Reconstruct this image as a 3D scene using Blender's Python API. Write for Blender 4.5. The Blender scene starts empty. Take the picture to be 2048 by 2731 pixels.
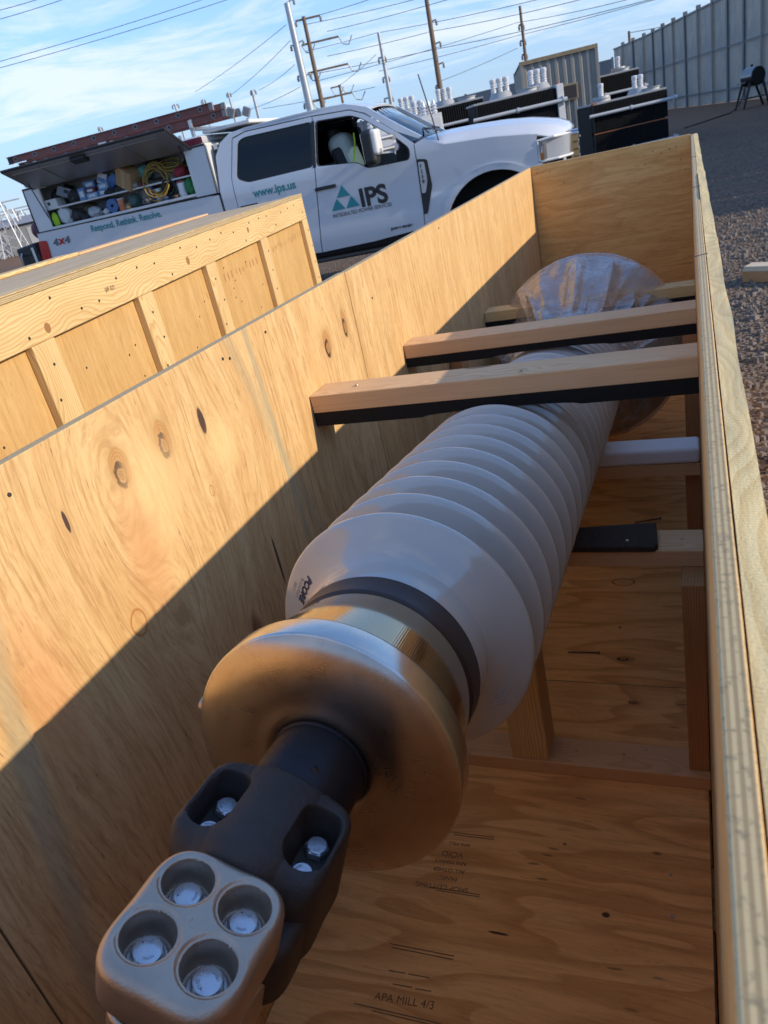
import bpy, bmesh, math, random
import numpy as np
from mathutils import Vector, Matrix, noise as mnoise
random.seed(7)
S = bpy.context.scene
COL = S.collection
R = math.radians

# ---------------------------------------------------------------- camera
CAM = Vector((0.7944, 0.0, 1.5431))
YAW, PIT, ROL, FPX = -0.444275, -0.439755, -0.229552, 1999.4
fwd = Vector((math.sin(YAW) * math.cos(PIT), math.cos(YAW) * math.cos(PIT), math.sin(PIT)))
r0 = Vector((math.cos(YAW), -math.sin(YAW), 0)); u0 = r0.cross(fwd)
rgt = r0 * math.cos(ROL) + u0 * math.sin(ROL)
upv = -r0 * math.sin(ROL) + u0 * math.cos(ROL)
cd = bpy.data.cameras.new('camera'); cam = bpy.data.objects.new('camera', cd); COL.objects.link(cam)
cd.sensor_fit = 'VERTICAL'; cd.sensor_height = 36.0; cd.lens = 36.0 * FPX / 2731
cd.clip_start = 0.02; cd.clip_end = 4000
cd.dof.use_dof = True; cd.dof.focus_distance = 1.15; cd.dof.aperture_fstop = 16.0
cam.matrix_world = Matrix(((rgt.x, upv.x, -fwd.x, CAM.x), (rgt.y, upv.y, -fwd.y, CAM.y), (rgt.z, upv.z, -fwd.z, CAM.z), (0, 0, 0, 1)))
S.camera = cam
S.cycles.diffuse_bounces = 8; S.cycles.max_bounces = 16; S.cycles.transparent_max_bounces = 16

# ---------------------------------------------------------------- light
SUN_EL, SUN_AZ = R(21.9), R(4.5)       # azimuth measured from +X towards +Y
sun_dir = Vector((math.cos(SUN_AZ) * math.cos(SUN_EL), math.sin(SUN_AZ) * math.cos(SUN_EL), math.sin(SUN_EL)))
sl = bpy.data.lights.new('sun', 'SUN'); so = bpy.data.objects.new('sun', sl); COL.objects.link(so)
sl.energy = 2.0; sl.angle = R(0.55); sl.color = (1.0, 0.85, 0.64)
so.rotation_euler = sun_dir.to_track_quat('Z', 'Y').to_euler(); so.location = (20, 0, 20)
S.view_settings.view_transform = 'Standard'; S.view_settings.look = 'None'
S.view_settings.exposure = 1.32; S.view_settings.gamma = 1.0; S.view_settings.use_curve_mapping = False


class NT:
    """short hand for building node trees"""
    def __init__(s, tree): s.t = tree
    def n(s, typ, **kw):
        nd = s.t.nodes.new(typ)
        for k, v in kw.items(): setattr(nd, k, v)
        return nd
    def link(s, a, b): s.t.links.new(a, b)
    def put(s, sock, v):
        if hasattr(v, 'links') or isinstance(v, bpy.types.NodeSocket): s.link(v, sock)
        else: sock.default_value = v
    def m(s, op, a, b=None, c=None, clamp=False):
        nd = s.n('ShaderNodeMath', operation=op); nd.use_clamp = clamp
        s.put(nd.inputs[0], a)
        if b is not None: s.put(nd.inputs[1], b)
        if c is not None: s.put(nd.inputs[2], c)
        return nd.outputs[0]
    def mix(s, f, a, b, blend='MIX'):
        nd = s.n('ShaderNodeMix', data_type='RGBA', blend_type=blend); nd.clamp_factor = True
        s.put(nd.inputs[0], f)
        s.put(nd.inputs[6], a if not isinstance(a, tuple) else (*a, 1)[:4])
        s.put(nd.inputs[7], b if not isinstance(b, tuple) else (*b, 1)[:4])
        return nd.outputs[2]
    def smooth(s, x, lo, hi, a=0.0, b=1.0):
        nd = s.n('ShaderNodeMapRange', interpolation_type='SMOOTHSTEP')
        s.put(nd.inputs[0], x); nd.inputs[1].default_value = lo; nd.inputs[2].default_value = hi
        nd.inputs[3].default_value = a; nd.inputs[4].default_value = b
        return nd.outputs[0]
    def noise(s, vec, scale, detail=3.0, rough=0.55, dist=0.0):
        nd = s.n('ShaderNodeTexNoise'); s.put(nd.inputs['Vector'], vec)
        nd.inputs['Scale'].default_value = scale; nd.inputs['Detail'].default_value = detail
        nd.inputs['Roughness'].default_value = rough; nd.inputs['Distortion'].default_value = dist
        return nd.outputs[0]
    def comb(s, x, y, z):
        nd = s.n('ShaderNodeCombineXYZ'); s.put(nd.inputs[0], x); s.put(nd.inputs[1], y); s.put(nd.inputs[2], z)
        return nd.outputs[0]
    def sep(s, v):
        nd = s.n('ShaderNodeSeparateXYZ'); s.put(nd.inputs[0], v); return nd.outputs
    def vm(s, op, a, b):
        nd = s.n('ShaderNodeVectorMath', operation=op); s.put(nd.inputs[0], a); s.put(nd.inputs[1], b); return nd.outputs[0]
    def obj(s): return s.n('ShaderNodeTexCoord').outputs['Object']


# ---------------------------------------------------------------- world: sky with thin clouds
W = bpy.data.worlds.new('World'); S.world = W; W.use_nodes = True
w = NT(W.node_tree); W.node_tree.nodes.clear()
sky = w.n('ShaderNodeTexSky', sky_type='NISHITA'); sky.sun_disc = False
sky.sun_elevation = SUN_EL; sky.sun_rotation = R(90) - SUN_AZ; sky.altitude = 600; sky.air_density = 1.0; sky.dust_density = 0.0; sky.ozone_density = 3.5
gv = w.n('ShaderNodeTexCoord').outputs['Generated']
gx, gy, gz = w.sep(gv)
den = w.m('ADD', w.m('MAXIMUM', gz, 0.0), 0.14)
px_, py_ = w.m('DIVIDE', gx, den), w.m('DIVIDE', gy, den)
# streaks run along a tilted direction
ca, sa = math.cos(R(28)), math.sin(R(28))
qx = w.m('ADD', w.m('MULTIPLY', px_, ca), w.m('MULTIPLY', py_, sa))
qy = w.m('SUBTRACT', w.m('MULTIPLY', py_, ca), w.m('MULTIPLY', px_, sa))
cv = w.comb(w.m('MULTIPLY', qx, 0.55), w.m('MULTIPLY', qy, 1.0), 3.7)
n1 = w.noise(cv, 2.1, 9, 0.66, 0.6)
n2 = w.noise(w.comb(w.m('MULTIPLY', qx, 0.5), qy, 9.1), 0.45, 3, 0.5, 0.2)
cm = w.smooth(w.m('ADD', n1, w.m('MULTIPLY', w.m('SUBTRACT', n2, 0.5), 0.9)), 0.46, 0.74)
cm = w.m('MULTIPLY', cm, w.smooth(gz, 0.0, 0.10))
skc = w.mix(w.smooth(gz, 0.26, -0.02, 0.0, 0.75), w.mix(0.5, sky.outputs[0], (0.44, 0.92, 2.15)), (0.80, 1.16, 1.80))
lp = w.mix(w.m('MULTIPLY', cm, 0.66), skc, (2.75, 2.85, 3.05))
bg = w.n('ShaderNodeBackground'); w.link(lp, bg.inputs[0]); bg.inputs[1].default_value = 0.15
w.link(bg.outputs[0], w.n('ShaderNodeOutputWorld').inputs[0])


# ---------------------------------------------------------------- materials
def newmat(name):
    m = bpy.data.materials.new(name); m.use_nodes = True
    t = NT(m.node_tree); b = m.node_tree.nodes['Principled BSDF']
    return m, t, b

def bump(t, b, h, strength=0.3, dist=0.002):
    nd = t.n('ShaderNodeBump'); nd.inputs['Strength'].default_value = strength; nd.inputs['Distance'].default_value = dist
    t.link(h, nd.inputs['Height']); t.link(nd.outputs[0], b.inputs['Normal'])

def simple(name, col, rough=0.5, metal=0.0, var=0.12, scale=20.0, bmp=0.0, bscale=120.0, coat=0.0, spec=0.5, rvar=0.1):
    m, t, b = newmat(name)
    o = t.obj(); nz = t.noise(o, scale, 4, 0.6)
    dark = tuple(c * (1 - var) for c in col); lite = tuple(min(1, c * (1 + var)) for c in col)
    t.link(t.mix(nz, dark, lite), b.inputs['Base Color'])
    t.link(t.m('ADD', rough - rvar * 0.5, t.m('MULTIPLY', nz, rvar)), b.inputs['Roughness'])
    b.inputs['Metallic'].default_value = metal; b.inputs['Coat Weight'].default_value = coat; b.inputs['Coat Roughness'].default_value = 0.06
    b.inputs['Specular IOR Level'].default_value = spec
    if bmp: bump(t, b, t.noise(o, bscale, 3), bmp, 0.002)
    return m

def lumber(name, light, dark, ring=0.0065, rough=0.72, grey=0.0):
    """sawn softwood, grain along local X, growth rings round a pith outside the board"""
    m, t, b = newmat(name)
    o = t.obj(); rnd = t.n('ShaderNodeObjectInfo').outputs['Random']
    x, y, z = t.sep(o)
    off = t.m('MULTIPLY', rnd, 17.0)
    wob = t.noise(t.comb(t.m('ADD', t.m('MULTIPLY', x, 1.3), off), t.m('MULTIPLY', y, 3.0), t.m('MULTIPLY', z, 3.0)), 1.6, 3)
    yy = t.m('ADD', t.m('ADD', y, 0.035), t.m('MULTIPLY', t.m('SUBTRACT', wob, 0.5), 0.11))
    zz = t.m('ADD', t.m('ADD', z, t.m('ADD', 0.03, t.m('MULTIPLY', rnd, 0.05))), t.m('MULTIPLY', t.m('SUBTRACT', wob, 0.5), 0.06))
    rr = t.m('SQRT', t.m('ADD', t.m('MULTIPLY', yy, yy), t.m('MULTIPLY', zz, zz)))
    ph = t.m('FRACT', t.m('DIVIDE', rr, ring))
    late = t.m('MULTIPLY', t.smooth(ph, 0.25, 0.92), t.smooth(ph, 1.0, 0.93))
    fib = t.noise(t.comb(t.m('ADD', t.m('MULTIPLY', x, 6.0), off), t.m('MULTIPLY', y, 320.0), t.m('MULTIPLY', z, 320.0)), 1.0, 3, 0.7)
    blot = t.noise(t.comb(t.m('ADD', x, off), t.m('MULTIPLY', y, 4.0), t.m('MULTIPLY', z, 4.0)), 3.0, 4, 0.6)
    c = t.mix(t.m('MULTIPLY', late, 0.72), light, dark)
    c = t.mix(t.smooth(blot, 0.3, 0.75, 0.0, 0.35), c, tuple(d * 0.9 for d in dark))
    c = t.mix(t.smooth(fib, 0.45, 0.75, 0.0, 0.4), c, tuple(d * 0.72 for d in dark))
    if grey: c = t.mix(t.smooth(blot, 0.35, 0.6, 0, grey), c, (0.36, 0.34, 0.27))
    # small knots, sparse
    vo = t.n('ShaderNodeTexVoronoi'); vo.inputs['Scale'].default_value = 2.2
    t.link(t.comb(t.m('ADD', x, off), t.m('MULTIPLY', y, 3.4), t.m('MULTIPLY', z, 3.4)), vo.inputs['Vector'])
    kd = t.m('MULTIPLY', t.smooth(vo.outputs['Distance'], 0.085, 0.05), 0.75)
    c = t.mix(kd, c, (0.20, 0.085, 0.03))
    t.link(c, b.inputs['Base Color']); b.inputs['Roughness'].default_value = rough; b.inputs['Specular IOR Level'].default_value = 0.3
    bump(t, b, t.m('ADD', t.m('MULTIPLY', fib, 0.7), t.m('MULTIPLY', late, 0.3)), 0.35, 0.0012)
    return m

def plywood(name, grain, cross, thick, light, mid, dark, knots=(), streaks=(), rings=0.0, contrast=1.0, slope=0.0, dots=0.5, spots=(), fib=1.0):
    """veneer face: grain / cross / thick are axis letters; knots = (grain, cross, rg, rc, kind); streaks = (cross, width, slope, strength)"""
    m, t, b = newmat(name)
    o = t.obj(); xyz = dict(zip('XYZ', t.sep(o)))
    a = xyz[grain]; c0 = xyz[cross]
    c = t.m('ADD', c0, t.m('MULTIPLY', a, slope))
    # low frequency wander of the grain
    wv = t.noise(t.comb(t.m('MULTIPLY', a, 0.9), t.m('MULTIPLY', c, 2.6), 1.3), 2.2, 2)
    cc = t.m('ADD', c, t.m('MULTIPLY', t.m('SUBTRACT', wv, 0.5), 0.07))
    masks = []
    for (ka, kc, rg, rc, kind) in knots:
        da = t.m('DIVIDE', t.m('SUBTRACT', a, ka), rg); dc = t.m('DIVIDE', t.m('SUBTRACT', c0, kc), rc)
        r2 = t.m('ADD', t.m('MULTIPLY', da, da), t.m('MULTIPLY', dc, dc))
        rad = t.m('SQRT', r2)
        g = t.m('POWER', 2.718, t.m('MULTIPLY', r2, -0.16))
        # push the fibres round the knot
        cc = t.m('ADD', cc, t.m('MULTIPLY', t.m('MULTIPLY', dc, g), -0.55 * rc))
        wob = t.m('ADD', rad, t.m('MULTIPLY', t.m('SUBTRACT', t.noise(o, 70, 3), 0.5), 0.28))
        masks.append((rad, wob, da, dc, kind))
    broad = t.noise(t.comb(t.m('MULTIPLY', a, 1.1), t.m('MULTIPLY', cc, 9.0), 0.7), 1.5, 5, 0.6, 0.4)
    band = t.noise(t.comb(t.m('MULTIPLY', a, 1.6), t.m('MULTIPLY', cc, 30.0), 4.1), 1.2, 4, 0.65, 0.6)
    fine = t.noise(t.comb(t.m('MULTIPLY', a, 22.0), t.m('MULTIPLY', cc, 420.0), 2.1), 1.0, 3, 0.7)
    fine2 = t.noise(t.comb(t.m('MULTIPLY', a, 9.0), t.m('MULTIPLY', cc, 130.0), 7.7), 1.0, 4, 0.7)
    k = contrast
    col = t.mix(t.smooth(broad, 0.32, 0.7, 0.0, 0.85 * k), light, mid)
    col = t.mix(t.smooth(band, 0.5, 0.78, 0.0, 0.6 * k), col, dark)
    if rings:
        ph = t.m('FRACT', t.m('MULTIPLY', t.m('ADD', t.m('MULTIPLY', t.noise(t.comb(t.m('MULTIPLY', a, 0.8), t.m('MULTIPLY', cc, 4.2), 0.2), 1.4, 2), 9.0), t.m('MULTIPLY', cc, 3.0)), 1.0))
        col = t.mix(t.m('MULTIPLY', t.m('MULTIPLY', t.smooth(ph, 0.3, 0.9), t.smooth(ph, 1.0, 0.92)), rings), col, dark)
    mid2 = t.noise(t.comb(t.m('MULTIPLY', a, 14.0), t.m('MULTIPLY', cc, 75.0), 3.3), 1.0, 5, 0.75, 1.2)
    col = t.mix(t.smooth(mid2, 0.44, 0.62, 0.0, 0.36 * fib), col, tuple(v * 0.92 for v in dark))
    col = t.mix(t.smooth(fine2, 0.46, 0.70, 0.0, 0.66 * fib), col, tuple(v * 0.82 for v in dark))
    pore = t.noise(t.comb(t.m('MULTIPLY', a, 26.0), t.m('MULTIPLY', cc, 210.0), 6.6), 1.0, 2, 0.6)
    col = t.mix(t.smooth(pore, 0.66, 0.74, 0.0, 0.65 * fib), col, tuple(v * 0.5 for v in dark))
    col = t.mix(t.smooth(fine, 0.56, 0.78, 0.0, 0.42), col, tuple(v * 0.6 for v in dark))
    col = t.mix(t.smooth(fine, 0.47, 0.28, 0.0, 0.25), col, tuple(min(1, v * 1.15) for v in light))
    # resin flecks and short dark checks
    vo = t.n('ShaderNodeTexVoronoi'); vo.inputs['Scale'].default_value = 1.0
    t.link(t.comb(t.m('MULTIPLY', a, 7.0), t.m('MULTIPLY', cc, 34.0), 5.0), vo.inputs['Vector'])
    gate = t.smooth(t.noise(o, 3.1, 2), 0.5, 0.62)
    col = t.mix(t.m('MULTIPLY', t.m('MULTIPLY', t.smooth(vo.outputs['Distance'], 0.13, 0.06), gate), dots), col, (0.11, 0.05, 0.02))
    for (sc, sw, ss, st) in streaks:
        dd = t.m('ABSOLUTE', t.m('SUBTRACT', t.m('ADD', c0, t.m('MULTIPLY', a, ss)), sc))
        dd = t.m('ADD', dd, t.m('MULTIPLY', t.m('SUBTRACT', band, 0.5), sw * 0.9))
        col = t.mix(t.m('MULTIPLY', t.smooth(dd, sw, sw * 0.25), t.smooth(fine2, 0.1, 0.6, st * 0.75, st)), col, (0.30, 0.285, 0.19))
    for (rad, wob, da, dc, kind) in masks:
        if kind in ('knot', 'small'):
            col = t.mix(t.smooth(wob, 1.9, 0.9, 0, 0.55), col, tuple(v * 0.75 for v in mid))
            rg_ = t.m('FRACT', t.m('MULTIPLY', wob, 4.5))
            col = t.mix(t.m('MULTIPLY', t.smooth(wob, 1.25, 0.95), t.smooth(rg_, 0.2, 0.8, 0.35, 0.9)), col, (0.40, 0.18, 0.05))
            # bark pocket, off centre
            px2 = t.m('SQRT', t.m('ADD', t.m('POWER', t.m('ADD', da, 0.32), 2.0), t.m('POWER', t.m('ADD', dc, 0.1), 2.0)))
            px2 = t.m('ADD', px2, t.m('MULTIPLY', t.m('SUBTRACT', t.noise(o, 110, 3), 0.5), 0.55))
            col = t.mix(t.m('MULTIPLY', t.m('MULTIPLY', t.m('MULTIPLY', t.smooth(px2, 0.80, 0.66), t.smooth(dc, 0.55, -0.1, 0.25, 1.0)), t.smooth(px2, 0.34, 0.46)), 0.97), col, (0.045, 0.022, 0.018))
            col = t.mix(t.smooth(px2, 0.36, 0.2, 0, 0.55), col, (0.20, 0.10, 0.035))
        elif kind == 'dark':
            col = t.mix(t.smooth(wob, 1.8, 0.9, 0, 0.4), col, tuple(v * 0.8 for v in mid))
            col = t.mix(t.smooth(wob, 1.05, 0.8, 0, 0.94), col, (0.05, 0.022, 0.022))
        elif kind == 'ring':
            col = t.mix(t.m('MULTIPLY', t.smooth(wob, 0.82, 0.98), t.smooth(wob, 1.2, 1.02)), col, (0.40, 0.17, 0.045))
            col = t.mix(t.smooth(rad, 0.95, 0.4, 0, 0.25), col, (0.5, 0.24, 0.07))
        elif kind == 'stain':
            col = t.mix(t.m('MULTIPLY', t.smooth(wob, 1.2, 0.2), t.smooth(band, 0.35, 0.6, 0.5, 1.0)), col, (0.12, 0.045, 0.018))
        elif kind == 'pale':
            col = t.mix(t.smooth(rad, 1.3, 0.2, 0, 0.6), col, tuple(min(1, v * 1.12) for v in light))
        elif kind == 'warm':
            col = t.mix(t.smooth(rad, 1.3, 0.2, 0, 0.5), col, (0.55, 0.25, 0.10))
    # laminations on the cut edges
    gn = t.n('ShaderNodeTexCoord').outputs['Normal']
    nt = t.m('ABSOLUTE', t.sep(gn)['XYZ'.index(thick)])
    ply = t.m('FRACT', t.m('MULTIPLY', xyz[thick], 265.0))
    ec = t.mix(t.smooth(ply, 0.4, 0.6), (0.52, 0.40, 0.215), (0.33, 0.24, 0.125))
    ec = t.mix(t.smooth(t.noise(o, 260, 3), 0.5, 0.75, 0, 0.7), ec, (0.16, 0.14, 0.09))
    col = t.mix(t.smooth(nt, 0.45, 0.6), ec, col)
    t.link(col, b.inputs['Base Color']); b.inputs['Specular IOR Level'].default_value = 0.32
    t.link(t.m('ADD', 0.52, t.m('MULTIPLY', fine2, 0.3)), b.inputs['Roughness'])
    bump(t, b, t.m('ADD', t.m('MULTIPLY', fine, 0.5), t.m('MULTIPLY', fine2, 0.5)), 0.32, 0.0012)
    return m

LT, MD, DK = (0.66, 0.46, 0.225), (0.50, 0.30, 0.12), (0.36, 0.19, 0.07)
M = {}
M['ply_left'] = plywood('plywood_left', 'Z', 'Y', 'X', (0.67, 0.455, 0.215), (0.555, 0.335, 0.135), (0.435, 0.225, 0.077),
    knots=[(1.206, 0.813, .030, .019, 'knot'), (1.205, 0.924, .030, .017, 'knot'), (1.193, 1.035, .026, .009, 'dark'),
           (1.170, 1.576, .030, .018, 'knot'), (1.187, 1.693, .032, .014, 'knot'), (1.187, 0.683, .018, .004, 'dark'),
           (0.984, 0.732, .021, .016, 'ring'), (1.075, 1.0, .010, .006, 'ring'), (0.77, 0.995, .05, .022, 'stain'),
           (1.14, 0.87, .10, .09, 'pale'), (1.06, 0.80, .12, .05, 'warm'), (1.0, 0.55, .16, .05, 'warm'), (0.85, 1.13, .06, .004, 'dark'), (1.13, 1.08, .06, .05, 'pale')],
    streaks=[(1.31, 0.013, 0.05, 0.55), (1.57, 0.030, 0.3, 0.28), (0.296, 0.030, -0.19, 0.5)], slope=0.03)
M['ply_far'] = plywood('plywood_far', 'X', 'Z', 'Y', (0.72, 0.46, 0.18), (0.61, 0.34, 0.11), (0.42, 0.20, 0.055), rings=0.3, dots=0.35, fib=0.5)
M['ply_right'] = plywood('plywood_right', 'Z', 'Y', 'X', (0.80, 0.49, 0.20), (0.68, 0.37, 0.13), (0.48, 0.24, 0.07))
M['ply_floor'] = plywood('plywood_floor', 'X', 'Y', 'Z', (0.92, 0.545, 0.205), (0.83, 0.425, 0.13), (0.54, 0.235, 0.06), rings=0.6, contrast=0.9, dots=0.6, fib=0.45,
    knots=[(0.553, 2.18, .034, .020, 'ring'), (0.585, 1.78, .022, .012, 'knot'), (0.56, 1.93, .005, .004, 'dark'), (0.6, 0.98, .008, .006, 'dark'),
           (0.40, 0.90, .022, .003, 'dark'), (0.69, 1.14, .012, .006, 'stain'), (0.62, 1.6, .014, .008, 'small')])
M['ply_box'] = plywood('plywood_box', 'Z', 'X', 'Y', (0.59, 0.375, 0.15), (0.49, 0.285, 0.097), (0.40, 0.20, 0.06), contrast=0.8, fib=0.6)
M['ply_top'] = plywood('plywood_lid', 'X', 'Y', 'Z', (0.55, 0.41, 0.24), (0.46, 0.32, 0.17), (0.33, 0.21, 0.10), fib=0.6)
M['pine'] = lumber('pine', (0.70, 0.515, 0.255), (0.50, 0.29, 0.10))
M['fir'] = lumber('fir', (0.72, 0.47, 0.26), (0.60, 0.335, 0.15), ring=0.0036)
M['fir_dark'] = lumber('fir_dark', (0.52, 0.28, 0.12), (0.36, 0.16, 0.055), ring=0.005)
def saw_marks(m):
    t = NT(m.node_tree); b = m.node_tree.nodes['Principled BSDF']; o = t.obj(); x, y, z = t.sep(o)
    wv = t.m('SINE', t.m('ADD', t.m('MULTIPLY', x, 1900.0), t.m('MULTIPLY', t.noise(o, 60, 2), 9.0)))
    nz = t.noise(t.comb(t.m('MULTIPLY', x, 260.0), t.m('MULTIPLY', y, 420.0), z), 1.0, 4, 0.8)
    bump(t, b, t.m('ADD', t.m('MULTIPLY', wv, 0.3), t.m('MULTIPLY', nz, 1.2)), 0.5, 0.0014)
M['rim'] = lumber('rim', (0.82, 0.63, 0.31), (0.66, 0.45, 0.18), ring=0.004, grey=0.12)
saw_marks(M['rim'])
M['pale_board'] = lumber('pale_board', (0.66, 0.56, 0.42), (0.52, 0.38, 0.22), ring=0.005)
M['foam'] = simple('black_foam', (0.013, 0.0125, 0.012), 0.9, var=0.9, scale=420, bmp=0.9, bscale=500, spec=0.25)
M['rubber_board'] = simple('dark_fibre', (0.050, 0.038, 0.031), 0.9, var=0.8, scale=260, bmp=0.6, bscale=400, spec=0.3)
M['white_foam'] = simple('white_foam', (0.72, 0.74, 0.76), 0.8, var=0.06, scale=200, bmp=0.25, bscale=260)
M['nail'] = simple('nail_steel', (0.10, 0.095, 0.09), 0.45, 0.8)
M['screw'] = simple('screw_zinc', (0.42, 0.36, 0.26), 0.4, 0.9)
M['ink'] = simple('stamp_ink', (0.21, 0.115, 0.055), 0.8, var=0.5, scale=260)
M['crack'] = simple('crack_shadow_wood', (0.045, 0.024, 0.012), 0.9)


# ---------------------------------------------------------------- mesh helpers
class MB:
    def __init__(s): s.v = []; s.f = []; s.mi = []; s.k = 0
    def add(s, vs, fs):
        n = len(s.v); s.v += [tuple(p) for p in vs]
        for f in fs: s.f.append(tuple(i + n for i in f)); s.mi.append(s.k)
        return s
    def box(s, lo, hi):
        (a, b, c), (d, e, f) = lo, hi
        return s.add([(a, b, c), (d, b, c), (d, e, c), (a, e, c), (a, b, f), (d, b, f), (d, e, f), (a, e, f)],
                     [(0, 3, 2, 1), (4, 5, 6, 7), (0, 1, 5, 4), (1, 2, 6, 5), (2, 3, 7, 6), (3, 0, 4, 7)])
    def cbox(s, c, d, rot=None):
        pts = [Vector((sx * d[0] / 2, sy * d[1] / 2, sz * d[2] / 2)) for sz in (-1, 1) for (sx, sy) in ((-1, -1), (1, -1), (1, 1), (-1, 1))]
        if rot is not None: pts = [rot @ p for p in pts]
        pts = [p + Vector(c) for p in pts]
        return s.add(pts, [(0, 3, 2, 1), (4, 5, 6, 7), (0, 1, 5, 4), (1, 2, 6, 5), (2, 3, 7, 6), (3, 0, 4, 7)])
    def ring(s, frame, prof, n=48, cap0=False, cap1=False, a0=0.0, a1=2 * math.pi):
        """lathe: prof = [(t, r)] along frame axis; frame = (origin, ax, e1, e2)"""
        o, ax, e1, e2 = [Vector(q) for q in frame]
        full = abs(a1 - a0 - 2 * math.pi) < 1e-6; cols = n if full else n + 1
        vs = []
        for (t, r) in prof:
            for i in range(cols):
                th = a0 + (a1 - a0) * i / n
                vs.append(o + ax * t + (e1 * math.cos(th) + e2 * math.sin(th)) * r)
        fs = []
        for j in range(len(prof) - 1):
            for i in range(n):
                i2 = (i + 1) % cols
                fs.append((j * cols + i, j * cols + i2, (j + 1) * cols + i2, (j + 1) * cols + i))
        if cap0: fs.append(tuple(reversed(range(cols))))
        if cap1: fs.append(tuple((len(prof) - 1) * cols + i for i in range(cols)))
        return s.add(vs, fs)
    def cyl(s, p0, p1, ra, rb=None, n=16, cap=True):
        p0, p1 = Vector(p0), Vector(p1); ax = (p1 - p0); L = ax.length; ax = ax / L
        e1 = ax.orthogonal().normalized(); e2 = ax.cross(e1)
        return s.ring((p0, ax, e1, e2), [(0, ra), (L, ra if rb is None else rb)], n, cap, cap)
    def tube(s, pts, r, n=6):
        pts = [Vector(p) for p in pts]; vs = []; fs = []
        for i, p in enumerate(pts):
            d = (pts[min(i + 1, len(pts) - 1)] - pts[max(i - 1, 0)]).normalized()
            e1 = d.cross(Vector((0, 0, 1)));
            if e1.length < 1e-3: e1 = d.cross(Vector((0, 1, 0)))
            e1.normalize(); e2 = d.cross(e1)
            for k in range(n):
                a = 2 * math.pi * k / n; vs.append(p + (e1 * math.cos(a) + e2 * math.sin(a)) * r)
        for i in range(len(pts) - 1):
            for k in range(n):
                k2 = (k + 1) % n; fs.append((i * n + k, i * n + k2, (i + 1) * n + k2, (i + 1) * n + k))
        fs.append(tuple(reversed(range(n)))); fs.append(tuple((len(pts) - 1) * n + k for k in range(n)))
        return s.add(vs, fs)
    def prism(s, poly, fn, d0, d1):
        """poly 2D, fn(u, v, d) -> 3D"""
        n = len(poly); vs = [fn(u, v, d0) for u, v in poly] + [fn(u, v, d1) for u, v in poly]
        fs = [tuple(range(n)), tuple(reversed(range(n, 2 * n)))]
        for i in range(n):
            j = (i + 1) % n; fs.append((j, i, n + i, n + j))
        return s.add(vs, fs)
    def grid(s, fn, nu, nv, cu=False):
        vs = [fn(i / nu, j / nv) for j in range(nv + 1) for i in range(nu + (0 if cu else 1))]
        w_ = nu if cu else nu + 1
        fs = [(j * w_ + i, j * w_ + (i + 1) % w_, (j + 1) * w_ + (i + 1) % w_, (j + 1) * w_ + i) for j in range(nv) for i in range(nu)]
        return s.add(vs, fs)
    def mesh(s, name, mats, smooth=False, fix=True):
        me = bpy.data.meshes.new(name); me.from_pydata(s.v, [], s.f)
        for m_ in (mats if isinstance(mats, (list, tuple)) else [mats]): me.materials.append(m_)
        for p, k in zip(me.polygons, s.mi): p.material_index = k
        if fix:
            bm = bmesh.new(); bm.from_mesh(me); bmesh.ops.recalc_face_normals(bm, faces=bm.faces); bm.to_mesh(me); bm.free()
        if smooth:
            me.polygons.foreach_set('use_smooth', [True] * len(me.polygons))
            if smooth is not True: me.set_sharp_from_angle(angle=R(smooth))
        me.update(); return me

def inv(o):
    return (Matrix.Translation(o.location) @ o.rotation_euler.to_matrix().to_4x4()).inverted()

def link(name, data, parent=None, loc=(0, 0, 0), rot=(0, 0, 0), label=None, local=True, bevel=0.0, seg=2):
    o = bpy.data.objects.new(name, data); COL.objects.link(o); o.location = loc; o.rotation_euler = rot
    if parent is not None:
        o.parent = parent
        if not local: o.matrix_parent_inverse = inv(parent)
    if label: o['label'] = label
    if bevel:
        bv = o.modifiers.new('bevel', 'BEVEL'); bv.width = bevel; bv.segments = seg; bv.limit_method = 'ANGLE'; bv.angle_limit = R(35)
    return o

def tag(o, label, cat, group=None, kind=None):
    o['label'] = label; o['category'] = cat
    if group: o['group'] = group
    return o

def thing(name, label, cat, loc=(0, 0, 0), rot=(0, 0, 0), group=None):
    o = bpy.data.objects.new(name, None); COL.objects.link(o); o.location = loc; o.rotation_euler = rot
    o.empty_display_size = 0.1
    return tag(o, label, cat, group)

def part(name, mb, mat, parent, smooth=False, bevel=0.0, label=None, local=True, loc=(0, 0, 0), rot=(0, 0, 0), seg=2):
    return link(name, mb.mesh(name, mat, smooth), parent, loc, rot, label, local, bevel, seg)

def board(name, lo, hi, mat, parent, axis='X', bevel=0.002, label=None, tilt=(0, 0, 0)):
    """a stick of lumber filling the world box lo..hi, with its local X along the grain"""
    lo, hi = Vector(lo), Vector(hi); c = (lo + hi) / 2; d = hi - lo
    if axis == 'X': L, rot = (d.x, d.y, d.z), (0, 0, 0)
    elif axis == 'Y': L, rot = (d.y, d.x, d.z), (0, 0, R(90))
    else: L, rot = (d.z, d.y, d.x), (0, R(-90), 0)
    mb = MB().box((-L[0] / 2, -L[1] / 2, -L[2] / 2), (L[0] / 2, L[1] / 2, L[2] / 2))
    rot = tuple(a + b for a, b in zip(rot, tilt))
    return part(name, mb, mat, parent, bevel=bevel, label=label, local=False, loc=c, rot=rot)

def copy_tree(o, parent=None):
    c = o.copy(); COL.objects.link(c); c.parent = parent
    if parent is not None: c.matrix_parent_inverse = o.matrix_parent_inverse.copy()
    for ch in KIDS(o): copy_tree(ch, c)
    return c

def KIDS(o): return [q for q in COL.objects if q.parent == o]

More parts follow.
